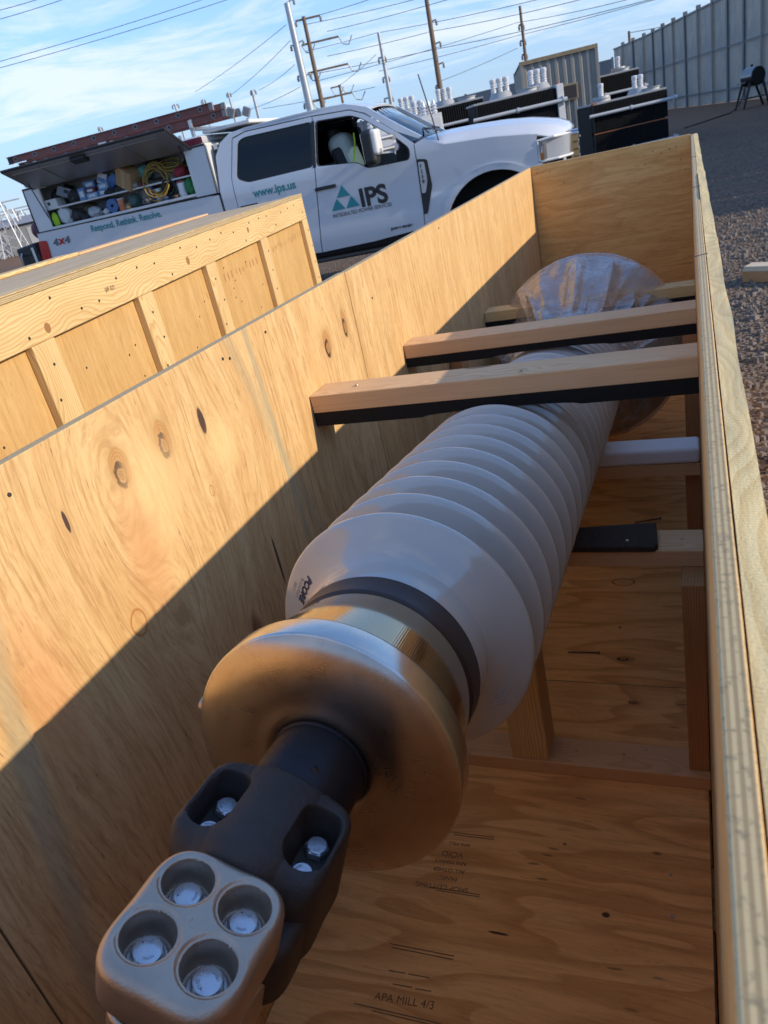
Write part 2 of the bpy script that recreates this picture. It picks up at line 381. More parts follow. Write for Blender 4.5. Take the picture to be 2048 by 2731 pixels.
def text_mesh(body, size, mat, bold=0.0, align='LEFT', shear=0.0, space=1.0):
    cu = bpy.data.curves.new('lettering', 'FONT'); cu.body = body; cu.size = size; cu.align_x = align
    cu.offset = bold; cu.shear = shear; cu.space_character = space; cu.fill_mode = 'FRONT'
    o = bpy.data.objects.new('tmp', cu); COL.objects.link(o)
    bpy.context.view_layer.update()
    me = bpy.data.meshes.new_from_object(o.evaluated_get(bpy.context.evaluated_depsgraph_get()))
    me.materials.clear(); me.materials.append(mat); me.name = 'lettering'
    bpy.data.objects.remove(o); bpy.data.curves.remove(cu)
    return me

def ray(px, py):
    return fwd + rgt * ((px - 1024) / FPX) - upv * ((py - 1365.5) / FPX)
def at(px, py, D): return CAM + ray(px, py) * D
def onz(px, py, z):
    d = ray(px, py); return CAM + d * ((z - CAM.z) / d.z)

# ================================================================ THE PLACE
# ---------------------------------------------------------------- ground
def ground_mat():
    m, t, b = newmat('gravel_ground')
    o = t.obj(); x, y, z = t.sep(o)
    big = t.noise(o, 0.22, 4, 0.6, 0.3); mid = t.noise(o, 2.6, 4, 0.65); fine = t.noise(o, 38, 3, 0.7)
    vo = t.n('ShaderNodeTexVoronoi'); t.link(o, vo.inputs['Vector']); vo.inputs['Scale'].default_value = 30
    tone = t.sep(vo.outputs['Color'])[0]
    c = t.mix(tone, (0.062, 0.046, 0.036), (0.29, 0.21, 0.15))
    c = t.mix(t.smooth(mid, 0.4, 0.7, 0, 0.6), c, (0.20, 0.155, 0.115))
    c = t.mix(t.smooth(big, 0.42, 0.62, 0, 0.55), c, (0.23, 0.16, 0.105))
    # bare reddish earth out by the fence
    c = t.mix(t.m('MULTIPLY', t.smooth(y, 27, 42), 0.85), c, (0.26, 0.155, 0.095))
    t.link(c, b.inputs['Base Color']); b.inputs['Roughness'].default_value = 0.95; b.inputs['Specular IOR Level'].default_value = 0.15
    h = t.m('ADD', t.m('MULTIPLY', t.smooth(vo.outputs['Distance'], 0.75, 0.1), 0.7), t.m('MULTIPLY', t.m('ADD', fine, mid), 0.6))
    bump(t, b, h, 1.0, 0.05)
    return m
g = MB()
g.grid(lambda u, v: (-900 + 1800 * u, -300 + 1800 * v, 0.0), 12, 12)
go = link('ground', g.mesh('ground', ground_mat())); go['kind'] = 'structure'

# loose stones lying on the gravel beside the crate
sm = MB(); rnd = random.Random(3)
mst = simple('stone', (0.18, 0.145, 0.12), 0.9, var=0.55, scale=7, spec=0.2)
for i in range(15000):
    y = 1.0 + 15 * rnd.random() ** 1.5; x = rnd.uniform(0.95, 2.6 + y * 0.12)
    if i % 4 == 0: x = rnd.uniform(-3.5, 0.9); y = rnd.uniform(4.9, 9.5)
    r_ = rnd.uniform(0.007, 0.022) * (1 + 1.0 * rnd.random() ** 6); a = rnd.uniform(0, 6.28)
    q = [(r_ * rnd.uniform(.7, 1.3) * math.cos(a + k * 1.571), r_ * rnd.uniform(.7, 1.3) * math.sin(a + k * 1.571)) for k in range(4)]
    h = r_ * rnd.uniform(.5, 1.1)
    sm.add([(x + px, y + py, 0.001) for px, py in q] + [(x + px * .6, y + py * .6, h) for px, py in q] ,
           [(0, 1, 5, 4), (1, 2, 6, 5), (2, 3, 7, 6), (3, 0, 4, 7), (4, 5, 6, 7)])
st = link('loose_stones', sm.mesh('stones', mst, fix=False)); st['kind'] = 'stuff'; st['label'] = 'loose grey and brown stones scattered on the gravel yard'; st['category'] = 'stones'

# ---------------------------------------------------------------- open crate
H0, HT, Y0, Y1, WX = 0.12, 1.298, -0.30, 4.457, 0.80
crate = thing('shipping_crate', 'long open plywood crate holding the large grey ribbed insulator', 'crate', (0.4, 2.0, 0.0))
def panel(name, lo, hi, mat, bevel=0.0015, label=None):
    return part(name, MB().box(lo, hi), M[mat], crate, bevel=bevel, local=False, label=label)
seams = [Y0, 0.349, 1.762, Y1]
for i in range(3):
    panel('side_panel', (-0.019, seams[i] + (0.0012 if i else 0), 0.10), (0.0, seams[i + 1] - 0.0012, HT - (0.002 if i == 2 else 0)), 'ply_left', label='knotty sunlit plywood side')
rs = [Y0, 1.95, Y1]
for i in range(2):
    panel('side_panel', (WX, rs[i] + 0.0001, 0.10), (WX + 0.0125, rs[i + 1] - 0.0001, HT - (0.0034 if i else 0)), 'ply_right', label='shaded plywood side')
panel('end_panel', (0.0015, Y1 - 0.019, 0.10), (WX - 0.0015, Y1, HT + 0.001), 'ply_far')
panel('end_panel', (0.0015, Y0 + 0.001, 0.10), (WX - 0.0015, Y0 + 0.02, HT - 0.004), 'ply_far')
fl = panel('floor_panel', (0.001, Y0 + 0.02, 0.101), (WX - 0.0055, 1.668, H0), 'ply_floor')
panel('floor_panel', (0.001, 1.671, 0.1005), (WX - 0.0055, Y1 - 0.02, H0 - 0.0005), 'ply_floor')
for y in (-0.2, 1.0, 2.2, 3.4, 4.2):
    board('skid', (-0.019, y, 0.0), (WX + 0.0115, y + 0.14, 0.0995), M['pine'], crate)
# lumber frame outside the right and left sides
def rough_rail(lo, hi):
    """top rail with a slightly ragged, waney top face"""
    L = hi[1] - lo[1]; mb = MB(); nx, ny = 4, 220
    def f(u, v):
        y = lo[1] + L * v; x = lo[0] + (hi[0] - lo[0]) * u
        z = hi[2] + 0.0012 * (mnoise.noise(Vector((x * 90, y * 9, 1.7)))) + 0.0006 * mnoise.noise(Vector((x * 200, y * 60, 4)))
        x += 0.0016 * mnoise.noise(Vector((y * 6, 8.2, 0.3 + u))) if u > 0.99 else 0
        return (y - (lo[1] + hi[1]) / 2, -(x - (lo[0] + hi[0]) / 2), z - (lo[2] + hi[2]) / 2)
    mb.grid(f, nx, ny)
    a, b_, c = L / 2, (hi[0] - lo[0]) / 2, (hi[2] - lo[2]) / 2
    n = nx + 1
    # skirts down to the underside
    def drop(idx):
        base = len(mb.v); mb.v += [(mb.v[i][0], mb.v[i][1], -c) for i in idx]
        for k in range(len(idx) - 1): mb.f.append((idx[k], idx[k + 1], base + k + 1, base + k)); mb.mi.append(0)
    drop([j * n for j in range(ny + 1)]); drop([j * n + nx for j in range(ny + 1)]); drop(list(range(n))); drop([ny * n + i for i in range(n)])
    o = part('top_rail', mb, M['rim'], crate, smooth=40, local=False, loc=((lo[0] + hi[0]) / 2, (lo[1] + hi[1]) / 2, (lo[2] + hi[2]) / 2), rot=(0, 0, R(90)), label='weathered rough sawn rail')
    return o
rough_rail((WX + 0.0137, Y0, HT - 0.089), (WX + 0.0325, 2.55, HT - 0.001))
rough_rail((WX + 0.0129, 2.552, HT - 0.089), (WX + 0.0315, Y1 + 0.001, HT - 0.003))
board('bottom_rail', (WX + 0.013, Y0, 0.002), (WX + 0.031, Y1, 0.189), M['pine'], crate, 'Y')  # right rail deepened to the ground so no sun gets in underneath
board('bottom_rail', (-0.0375, Y0, 0.10), (-0.0195, Y1, 0.189), M['pine'], crate, 'Y')
for y in (0.0, 1.1, 2.2, 3.3, 4.36):
    board('batten', (WX + 0.013, y, 0.19), (WX + 0.031, y + 0.089, HT - 0.09), M['pine'], crate, 'Z')
    board('batten', (-0.0375, y, 0.19), (-0.0195, y + 0.089, HT - 0.12), M['pine'], crate, 'Z')
for x0 in (0.0005, 0.70):
    for ya, yb in ((-0.055, 0.995), (1.145, 2.195), (2.345, 3.395)): board('light_block', (x0, ya, 0.0), (x0 + 0.098, yb, 0.0995), M['pine'], crate, 'Y')  # unseen boards added under the floor edges to stop light leaking through the gap
# floor cleat, posts and saddles under the insulator
board('floor_cleat', (0.002, 1.325, H0 + .0005), (WX - 0.001, 1.413, 0.158), M['fir'], crate, 'X')
board('post', (0.755, 1.345, 0.1585), (0.798, 1.434, 0.6575), M['fir_dark'], crate, 'Z')
board('post', (0.352, 1.330, 0.1585), (0.441, 1.419, 0.6575), M['pine'], crate, 'Z')
board('post', (0.003, 1.345, 0.1585), (0.041, 1.434, 0.6575), M['fir_dark'], crate, 'Z')
sad = board('saddle_bar', (0.003, 1.415, 0.658), (WX - 0.002, 1.504, 0.696), M['fir'], crate, 'X')
pf = MB().prism([(0.23, 1.409), (0.704, 1.409), (0.711, 1.422), (0.705, 1.514), (0.23, 1.467)], lambda u, v, d: (u, v, d), 0.6965, 0.710)
part('foam_pad', pf, M['rubber_board'], crate, local=False, bevel=0.002, label='dark fibre pad screwed on a saddle')
def screw(x, y, z, parent, r=0.0045):
    part('screw', MB().cyl((x, y, z - 0.001), (x, y, z + 0.0016), r, r * 0.8, 10), M['screw'], parent, smooth=35, local=False)
for x, y, z in ((0.757, 1.465, 0.696), (0.650, 1.435, 0.710), (0.50, 1.37, 0.158), (0.61, 1.375, 0.158), (0.30, 1.372, 0.158), (0.66, 1.395, 0.158), (0.718, 1.093, 0.12), (0.722, 1.0, 0.12), (0.50, 1.13, 0.12)):
    screw(x, y, z, crate, 0.0042)
board('saddle_bar', (0.003, 2.060, 0.556), (WX - 0.002, 2.149, 0.594), M['fir'], crate, 'X')
part('foam_strip', MB().box((0.20, 2.057, 0.5945), (WX - 0.003, 2.147, 0.641)), M['white_foam'], crate, local=False, bevel=0.010, seg=3, label='white foam strip')
for x in (0.003, 0.757):
    board('post', (x, 2.09, H0 + .0005), (x + 0.041, 2.128, 0.5555), M['fir_dark'], crate, 'Z')
    board('post', (x, 2.46, H0 + .0005), (x + 0.041, 2.549, 0.86), M['fir_dark'], crate, 'Z')
# the three beams across the top, black foam under each
def beam(y, zt, xr=WX - 0.0015, zr=0.0, mat='fir', fr=0.026, yr=0.0):
    a = math.atan2(zr, WX)
    o = board('crossbeam', (0.0015, y, zt - 0.040), (xr, y + 0.089, zt), M[mat], crate, 'X', tilt=(0, -a, math.atan2(yr, WX)))
    mb = MB(); n = 60
    # foam, squeezed up where the sheds press on it
    def sag(x):
        d = (x - 0.42) / 0.165
        return 0.008 * math.sqrt(max(0, 1 - d * d)) if abs(d) < 1 else 0
    vs = []
    for i in range(n + 1):
        x = -0.398 + 0.796 * i / n
        b_ = -0.0205 - fr + sag(x + 0.4) * 1.0
        for (yy, zz) in ((-0.0455, -0.0205), (-0.0455, b_), (0.0455, b_), (0.0455, -0.0205)): vs.append((x, yy, zz))
    fs = []
    for i in range(n):
        for k in range(4): fs.append((i * 4 + k, i * 4 + (k + 1) % 4, i * 4 + 4 + (k + 1) % 4, i * 4 + 4 + k))
    fs += [(3, 2, 1, 0), (n * 4, n * 4 + 1, n * 4 + 2, n * 4 + 3)]
    mb.add(vs, fs)
    part('foam_strip', mb, M['foam'], o, label='black foam strip')
    return o
b1 = beam(1.426, 1.096, zr=0.004, fr=0.030)
b2 = beam(2.052, 1.026, zr=0.006)
b3 = beam(3.02, 0.872, zr=0.0, mat='pine')
for o_, x, y, z in ((b1, 0.10, 1.47, 1.0963), (b1, 0.47, 1.45, 1.0975)): screw(x, y, z + 0.0005, crate, 0.004)
# nails and staples in the sides
nm = MB().cyl((0, 0, 0), (0, 0, 0.0015), 0.0032, 0.0028, 8).mesh('nail_head', M['nail'])
for (x, z) in ((0.03, 1.262), (0.10, 1.255), (0.17, 1.19), (0.32, 1.26), (0.45, 1.265), (0.58, 1.20), (0.62, 1.255), (0.70, 1.25), (0.66, 1.24), (0.75, 1.19), (0.73, 1.255), (0.77, 1.14)):
    link('nail_head', nm, crate, (x, Y1 - 0.019, z), (R(90), 0, 0), local=False)
for (y, z) in ((0.62, 1.26), (1.15, 1.268), (1.172, 1.262), (1.9, 1.20), (2.6, 1.27), (1.32, 1.27))[:6]:
    link('nail_head', nm, crate, (0.0, y, z), (0, R(90), 0), local=False)
for y in (3.1, 2.2, 1.3): link('staple', MB().box((-0.012, -0.0008, -0.0005), (0.012, 0.0008, 0.001)).mesh('staple', M['nail']), crate, (WX + 0.0045, y, HT), (0, 0, 0.5), local=False)
# panel grade stamps printed on the floor, upside down to the camera
for body, x, y, sz, rz in (('SHOP CUTTING', 0.318, 0.985, 0.0165, 182), ('PANEL', 0.288, 1.006, 0.0135, 182), ('ALL OTHER', 0.300, 1.026, 0.014, 182), ('APA MARKS', 0.300, 1.046, 0.014, 181),
                           ('VOID', 0.287, 1.068, 0.021, 181), ('APA MILL', 0.295, 1.094, 0.012, 181), ('APA MILL 4/3', 0.195, 0.722, 0.021, 4)):
    link('stamp', text_mesh(body, sz, M['ink']), fl, (x, y, H0 + 0.0008), (0, 0, R(rz)), local=False)
for x0, x1, y in ((0.222, 0.262, 0.757), (0.268, 0.300, 0.758), (0.205, 0.240, 0.78), (0.246, 0.29, 0.782), (0.235, 0.345, 0.972), (0.25, 0.345, 0.967), (0.24, 0.345, 1.118), (0.25, 0.345, 1.112), (0.19, 0.325, 0.833), (0.195, 0.325, 0.826), (0.16, 0.335, 0.706), (0.20, 0.335, 0.701)):
    part('stamp_rule', MB().add([(x0, y, H0 + .0008), (x1, y + 0.002, H0 + .0008), (x1, y + 0.004, H0 + .0008), (x0, y + 0.002, H0 + .0008)], [(0, 1, 2, 3)]), M['ink'], fl, local=False)

# loose nails on the crate floor
for (x, y, rz, L, lab) in ((0.425, 1.795, 2, 0.085, 'loose dark nail lying flat on the crate floor behind the upright post'), (0.57, 2.58, 18, 0.09, 'loose nail lying on the crate floor near the far flange')):
    mb = MB().cyl((0, 0, 0.003), (L, 0, 0.003), 0.0021, 0.0021, 8); mb.cyl((L, 0, 0.003), (L + .002, 0, 0.003), 0.0055, n=10); mb.cyl((-0.006, 0, 0.003), (0, 0, 0.003), 0.0003, 0.0021, 8)
    o = link('nail', mb.mesh('nail', M['nail'], 35), None, (x, y, H0 + 0.0006), (0, 0, R(rz))); tag(o, lab, 'nail')

# ---------------------------------------------------------------- the insulator (a big transformer bushing) lying in the crate
K = 1.16
BA = Vector((0.4119, 0.7736, 0.9472))
bd = Vector((-0.0094, 1.0, -0.1279)).normalized(); be = (Vector((1, 0, 0)) - bd * bd.x).normalized(); bu = be.cross(bd)
BROT = Matrix(((be.x, bd.x, bu.x), (be.y, bd.y, bu.y), (be.z, bd.z, bu.z)))
bush = thing('insulator_bushing', 'large grey ribbed porcelain insulator with metal cap and bolted terminal in the open crate', 'insulator', BA, BROT.to_euler())
FR = (Vector((0, 0, 0)), Vector((0, 1, 0)), Vector((1, 0, 0)), Vector((0, 0, 1)))
def lathe(name, prof, mat, smooth=50, n=128, parent=None, label=None, caps=(False, False)):
    mb = MB().ring(FR, [(t * K, r * K) for t, r in prof], n, *caps)
    return part(name, mb, mat, parent or bush, smooth=smooth, label=label)

M['porcelain'] = simple('grey_porcelain', (0.47, 0.452, 0.41), 0.14, var=0.10, scale=7, coat=1.0, bmp=0.02, bscale=25, spec=0.6, rvar=0.05)
def steel(name, ca, cb, cst, ro):
    m, t, b = newmat(name)
    o = t.obj(); x, y, z = t.sep(o)
    rr = t.m('SQRT', t.m('ADD', t.m('MULTIPLY', x, x), t.m('MULTIPLY', z, z)))
    lath = t.noise(t.comb(t.m('MULTIPLY', rr, 900), t.m('MULTIPLY', y, 900), 0.0), 1.0, 3, 0.7)
    sm_ = t.noise(o, 14, 5, 0.65, 0.6)
    scr = t.noise(t.comb(t.m('MULTIPLY', x, 30), y, t.m('MULTIPLY', z, 260)), 1.0, 2, 0.6)
    c = t.mix(sm_, ca, cb)
    c = t.mix(t.smooth(t.noise(o, 55, 4, 0.7), 0.45, 0.85, 0, 0.30), c, cst)
    mk = t.noise(t.comb(t.m('MULTIPLY', x, 70), t.m('MULTIPLY', z, 9), t.m('MULTIPLY', y, 20)), 1.0, 5, 0.75, 1.2)
    c = t.mix(t.smooth(mk, 0.50, 0.85, 0, 0.04), c, cst)
    t.link(c, b.inputs['Base Color']); b.inputs['Metallic'].default_value = 1.0
    t.link(t.m('ADD', ro, t.m('ADD', t.m('MULTIPLY', sm_, 0.16), t.m('MULTIPLY', scr, 0.06))), b.inputs['Roughness'])
    bump(t, b, t.m('ADD', t.m('MULTIPLY', lath, 0.5), t.m('MULTIPLY', sm_, 0.6)), 0.05, 0.002)
    return m
M['steel'] = steel('spun_steel', (0.55, 0.51, 0.46), (0.72, 0.68, 0.62), (0.42, 0.37, 0.31), 0.12)
M['bronze'] = steel('brushed_bronze', (0.49, 0.38, 0.295), (0.65, 0.535, 0.43), (0.29, 0.205, 0.145), 0.18)
M['gasket'] = simple('brown_gasket', (0.036, 0.021, 0.019), 0.42, var=0.2, scale=30)
M['red_seal'] = simple('red_brown_seal', (0.16, 0.05, 0.035), 0.5)
M['tank'] = simple('grey_tank', (0.30, 0.31, 0.32), 0.5, var=0.15, scale=4)
M['cast_dark'] = simple('dark_cast_metal', (0.046, 0.035, 0.030), 0.55, 0.3, var=0.5, scale=26, bmp=0.35, bscale=240)
M['stud'] = simple('dark_stud', (0.017, 0.017, 0.022), 0.45, 0.45, var=0.3, scale=60, bmp=0.25, bscale=300)
M['cast_pale'] = simple('pale_cast_metal', (0.46, 0.375, 0.295), 0.40, 0.85, var=0.28, scale=22, bmp=0.22, bscale=420)
M['zinc'] = simple('zinc_bolt', (0.52, 0.55, 0.60), 0.28, 0.75, var=0.18, scale=90, bmp=0.12, bscale=300)
M['engrave'] = simple('engraving', (0.34, 0.36, 0.39), 0.5, 0.5)

# cap, sight glass, seal rings
cap_prof = [(-.2288, .1300), (-.2300, .1284), (-.2322, .1240), (-.2342, .1180), (-.2360, .110), (-.2374, .100), (-.2382, .090), (-.2385, .081), (-.2381, .074), (-.2376, .068), (-.2377, .062),
            (-.2382, .057), (-.2382, .053), (-.2374, .0495), (-.2362, .0475), (-.236, .046), (-.236, .02)]
lathe('cap', cap_prof, M['bronze'], smooth=True, n=160)
lathe('cap_rim', [(-.1970, .106), (-.1975, .128), (-.1990, .1304), (-.2010, .1309), (-.2255, .1317), (-.2275, .1313), (-.2288, .1302), (-.2288, .128)], M['steel'], smooth=True, n=160)
lathe('seal_ring', [(-.1972, .106), (-.1968, .1245), (-.1945, .1250), (-.1925, .1235), (-.192, .106)], M['red_seal'])
def ribbed():
    m, t, b = newmat('ribbed_sight_glass')
    o = t.obj(); x, y, z = t.sep(o)
    ang = t.m('ARCTAN2', x, z)
    rib = t.m('SINE', t.m('MULTIPLY', ang, 330.0))
    b.inputs['Base Color'].default_value = (0.50, 0.40, 0.28, 1); b.inputs['Metallic'].default_value = 0.9
    b.inputs['Roughness'].default_value = 0.07; b.inputs['Coat Weight'].default_value = 1.0; b.inputs['Coat Roughness'].default_value = 0.02
    t.link(t.mix(t.smooth(rib, 0.55, 0.98), (0.42, 0.29, 0.14), (0.13, 0.075, 0.03)), b.inputs['Base Color'])
    bump(t, b, rib, 0.05, 0.0008)
    return m
lathe('sight_glass', [(-.1925, .104), (-.1922, .1225), (-.1010, .1075), (-.1005, .102)], ribbed(), smooth=40, n=160)
lathe('gasket_ring', [(-.1003, .100), (-.1000, .1072), (-.0975, .1095), (-.0700, .1105), (-.0682, .1095), (-.0675, .100)], M['gasket'], smooth=40, n=128)
lathe('metal_line', [(-.0674, .100), (-.0672, .1085), (-.0655, .1085), (-.0653, .100)], M['stud'])
# small round plug on the cap's side
mb = MB().cyl((-.1255 * K, -.212 * K, .036 * K), (-.1345 * K, -.212 * K, .0385 * K), .011, .009, 14)
part('plug', mb, M['cast_pale'], bush, smooth=40)
# porcelain body and sheds
core = [(-.066, .100), (-.064, .104), (-.03, .110)] + [(0.03 + 0.0655 * i, .1140) for i in range(30)]
lathe('porcelain_body', core, M['porcelain'])
first = [(-.0652, .1015), (-.052, .1035), (-.041, .1060), (-.032, .1092), (-.0245, .1140), (-.0185, .1205), (-.0142, .1275), (-.0110, .1350), (-.0085, .1420), (-.0066, .1475), (-.0054, .1508), (-.0042, .1538), (-.0022, .1556), (.0012, .1560), (.0034, .1545), (.0048, .149), (.0062, .141), (.0095, .129), (.018, .1215), (.026, .118)]
lathe('shed', first, M['porcelain'], smooth=True, n=192, label='first broad shed with a flared face')
shp = [(-.022, .1150), (-.0180, .1168), (-.0145, .1205), (-.0118, .1262), (-.0097, .1325), (-.0080, .1390), (-.0066, .1445), (-.0056, .1485), (-.0049, .1510), (-.0040, .1537), (-.0022, .1556), (.0012, .1560), (.0034, .1545), (.0048, .149), (.0062, .141), (.0095, .129), (.014, .1185), (.018, .114)]
shm = MB().ring(FR, [(t * K, r * K) for t, r in shp], 160).mesh('shed', M['porcelain'], True)
for i in range(1, 29): link('shed', shm, bush, (0, 0.0655 * i * K, 0))
lathe('neck', [(1.885, .117), (1.888, .150), (1.93, .158), (1.975, .160), (1.985, .175), (1.999, .178)], M['cast_pale'], smooth=40)
lathe('flange', [(1.9995, .10), (1.9995, .310), (2.0015, .3138), (2.024, .3138), (2.027, .310), (2.027, .10)], M['cast_pale'], smooth=30, n=128)
lathe('sleeve', [(2.0275, .15), (2.6, .15), (2.62, .13), (2.62, .01)], M['cast_pale'], smooth=40, n=64)
bh = MB().cyl((0, 0, 0), (0, 0.003, 0), 0.019, n=20).mesh('bolt_hole', M['tank'], 40)
for i in range(12):
    a = 2 * math.pi * (i + 0.35) / 12
    link('bolt_hole', bh, bush, (.283 * K * math.cos(a), 1.9985 * K - 0.002, .283 * K * math.sin(a)))
# makers' marks printed on the first shed's face
M['blue_ink'] = simple('blue_print', (0.012, 0.022, 0.07), 0.5)
M['grey_ink'] = simple('grey_print', (0.27, 0.26, 0.26), 0.6)
M['pale_ink'] = simple('pale_print', (0.56, 0.57, 0.60), 0.6)
def on_shed(body, size, mat, ang0, rad, shear=0.0, bold=0.0):
    """bend a line of print round the shed's flared face; ang measured from +X towards +Z, running clockwise"""
    me = text_mesh(body, size, mat, bold, 'CENTER', shear)
    ts, rs_ = [t for t, r in first[:11]], [r for t, r in first[:11]]
    for v in me.vertices:
        r = rad - v.co.y / K + size * .4 / K; a = ang0 + v.co.x / (rad * K)
        t = float(np.interp(r, rs_, ts)) - 0.0007
        v.co = (K * r * math.cos(a), K * t, K * r * math.sin(a))
    return link('print', me, bush)
on_shed('PCORE', 0.0135, M['blue_ink'], R(149), 0.1285, 0.25, 0.0007)
on_shed('B-316302-2', 0.0072, M['grey_ink'], R(151), 0.1370)
on_shed('2017', 0.0072, M['grey_ink'], R(152), 0.1440)
on_shed('HNGD', 0.0135, M['pale_ink'], R(-31), 0.1310)
on_shed('C', 0.011, M['pale_ink'], R(-31), 0.1425)
# terminal: stud, clamp connector, four-hole pad, rolled 20 degrees on the axis
lathe('stud', [(-.20, .046), (-.2368, .046), (-.2375, .0475), (-.239, .0475), (-.240, .0455), (-.298, .0455), (-.3, .044), (-.3, .0)], M['stud'], smooth=40, n=64)
RR = R(20); er = Vector((math.cos(RR), 0, -math.sin(RR))); ur = Vector((math.sin(RR), 0, math.cos(RR)))
def TP(u, v, h): return (er * u + ur * h + Vector((0, 1, 0)) * v) * K
def sst(x, a, b):
    t = min(1, max(0, (x - a) / (b - a))); return t * t * (3 - 2 * t)
def rsq(th, a, b, n):
    c, s_ = abs(math.cos(th)), abs(math.sin(th)); return 1.0 / ((c / a) ** n + (s_ / b) ** n) ** (1.0 / n) * (1 - .034 * math.cos(4 * th))
def casting(name, cu, cv, a, b, nexp, top, bot, hfun, mat, fil=0.006, nr=90, na=200, label=None, flare=0.0):
    """polar height-field lid on a rounded rectangle with a rounded shoulder, walls and a flat underside"""
    mb = MB(); rings = []
    def loop(fr, hz, grow=0.0):
        out = []
        for i in range(na):
            th = 2 * math.pi * i / na; r = rsq(th, a, b, nexp)
            u, v = (fr * r + grow) * math.cos(th), (fr * r + grow) * math.sin(th)
            out.append(TP(cu + u, cv + v, hz(u, v) if callable(hz) else hz))
        return out
    L = [loop(k / nr, hfun) for k in range(1, nr + 1)]
    edge = min(a, b)
    for q in range(1, 6):
        an = q / 5 * math.pi / 2
        L.append(loop(1.0, (lambda u, v, an=an: hfun(u, v) - fil * (1 - math.cos(an))), fil * math.sin(an)))
    L.append(loop(1.0, lambda u, v: (hfun(u, v) - fil + bot) / 2, fil + flare)); L.append(loop(1.0, bot + 0.003, fil + flare)); L.append(loop(1.0, bot, fil - 0.002 + flare))
    vs = [TP(cu, cv, hfun(0, 0))]
    for l in L: vs += l
    fs = [(0, 1 + i, 1 + (i + 1) % na) for i in range(na)]
    for k in range(len(L) - 1):
        for i in range(na): fs.append((1 + k * na + i, 1 + (k + 1) * na + i, 1 + (k + 1) * na + (i + 1) % na, 1 + k * na + (i + 1) % na))
    fs.append(tuple(1 + (len(L) - 1) * na + i for i in reversed(range(na))))
    mb.add(vs, fs); return part(name, mb, mat, bush, smooth=True, label=label)
PV = -.4385
def pad_h(u, v):
    h = .0385 - 1.6 * max(0, abs(u) - .03) ** 2 - 1.2 * max(0, abs(v) - .03) ** 2
    for su in (-1, 1):
        for sv in (-1, 1):
            d = math.hypot(u - su * .0225, v - .003 - sv * .0225)
            h = min(h, .0385 - .0020 * sst(.0215 - d, -.001, .0025) ** 1 - .024 * sst(d, .0183, .0164))
    if math.hypot(u, v) < .0040: h -= .0006
    return h
casting('terminal_pad', 0, PV - .003, .0420, .0458, 3.6, .0385, 0.0, pad_h, M['cast_pale'], fil=.0090, nr=110, na=288, label='pale cast clamp half with four bolt wells')
casting('terminal_tongue', 0, PV + .002, .0425, .046, 4.0, 0, -.024, lambda u, v: -.0015, M['cast_dark'], fil=.003, nr=3, na=96)
casting('terminal_pad_base', 0, PV, .0425, .044, 4.0, 0, -.062, lambda u, v: -.0255, M['cast_pale'], fil=.004, nr=3, na=96)
CV = -.3375
def con_h(u, v):
    base = .0335 - 2.2 * max(0, abs(u) - .05) ** 2
    boss = math.sqrt(max(0, .048 ** 2 - u * u)) - .0035 if abs(u) < .048 else 0
    k = .004; h = max(base, boss) + k * math.exp(-((base - boss) / .006) ** 2) * 0.5
    h -= .020 * sst(-v, .028, .052) * (0.35 + 0.65 * sst(abs(u), .01, .05))
    for su in (-1, 1):
        du, dv = abs(u - su * .0410), abs(v - .0025)
        q = math.hypot(max(0, du - .001), max(0, dv - .0145))
        h = min(h, h - (h - .003) * sst(q, .0165, .0105))
    return h
casting('connector', -.0032, -.3420, .0560, .0410, 4.4, .04, -.050, con_h, M['cast_dark'], fil=.0085, nr=110, na=288, label='dark cast clamp with two bolt pockets')
casting('connector_neck', 0, -.389, .050, .030, 3.0, .02, -.055, lambda u, v: .0, M['cast_dark'], fil=.008, nr=6, na=96)
# slit beside the stud clamp
part('clamp_lip', MB().cyl(TP(.010, -.2860, .0445), TP(.0455, -.2910, .0110), .0042, .0028, 10), M['cast_dark'], bush, smooth=40)
CU = -.0032
def bolt(u, v, h, af, hh, spin, wash=True):
    c = TP(u, v, h); ax = ur
    e1 = er * math.cos(spin) + Vector((0, 1, 0)) * math.sin(spin); e2 = ax.cross(e1)
    hx = MB().ring((c, ax, e1, e2), [(0, af * .577), (hh * .80, af * .577), (hh, af * .50), (hh + .0003, af * .47)], 6, True, False)
    hx2 = MB().ring((c, ax, e1, e2), [(hh * .86, af * .495), (hh + .0002, af * .47), (hh + .0006, af * .44), (hh + .0006, 0.0001)], 28)
    n0 = len(hx.v); hx.v += hx2.v; hx.f += [tuple(i + n0 for i in f) for f in hx2.f]; hx.mi += hx2.mi
    o = part('bolt', hx, M['zinc'], bush, smooth=30)
    if wash:
        part('washer', MB().ring((c - ax * .0042, ax, e1, e2), [(0, af * .70), (.0015, af * .72), (.0025, af * .70), (.0040, af * .62), (.0040, .001)], 28, True), M['zinc'], o, smooth=35)
    for body, sz, rr_, a0 in (('THE', af * .20, af * .27, 0.0), ('A593C', af * .13, af * .29, math.pi)):
        me = text_mesh(body, sz, M['engrave'], 0.00008, 'CENTER')
        for q in me.vertices:
            a = a0 + spin * 2.3 + 1.57 - q.co.x / rr_ ; r = rr_ + q.co.y
            q.co = c + ax * (hh + .0008) + (er * math.cos(a) + Vector((0, 1, 0)) * math.sin(a)) * r * 0.88
        link('lettering', me, o)
for i, (su, sv) in enumerate(((-1, -1), (1, -1), (-1, 1), (1, 1))):
    bolt(su * .0225, PV + sv * .0225, .0145, .0240, .0088, (0.3, 1.1, 0.75, 0.1)[i])
for i, (su, dv) in enumerate(((-1, -.0155), (-1, .0120), (1, -.0155), (1, .0120))):
    bolt(CU + su * .0410, CV + dv, .0035, .0200, .0078, (0.2, 0.9, 0.5, 0.15)[i], False)

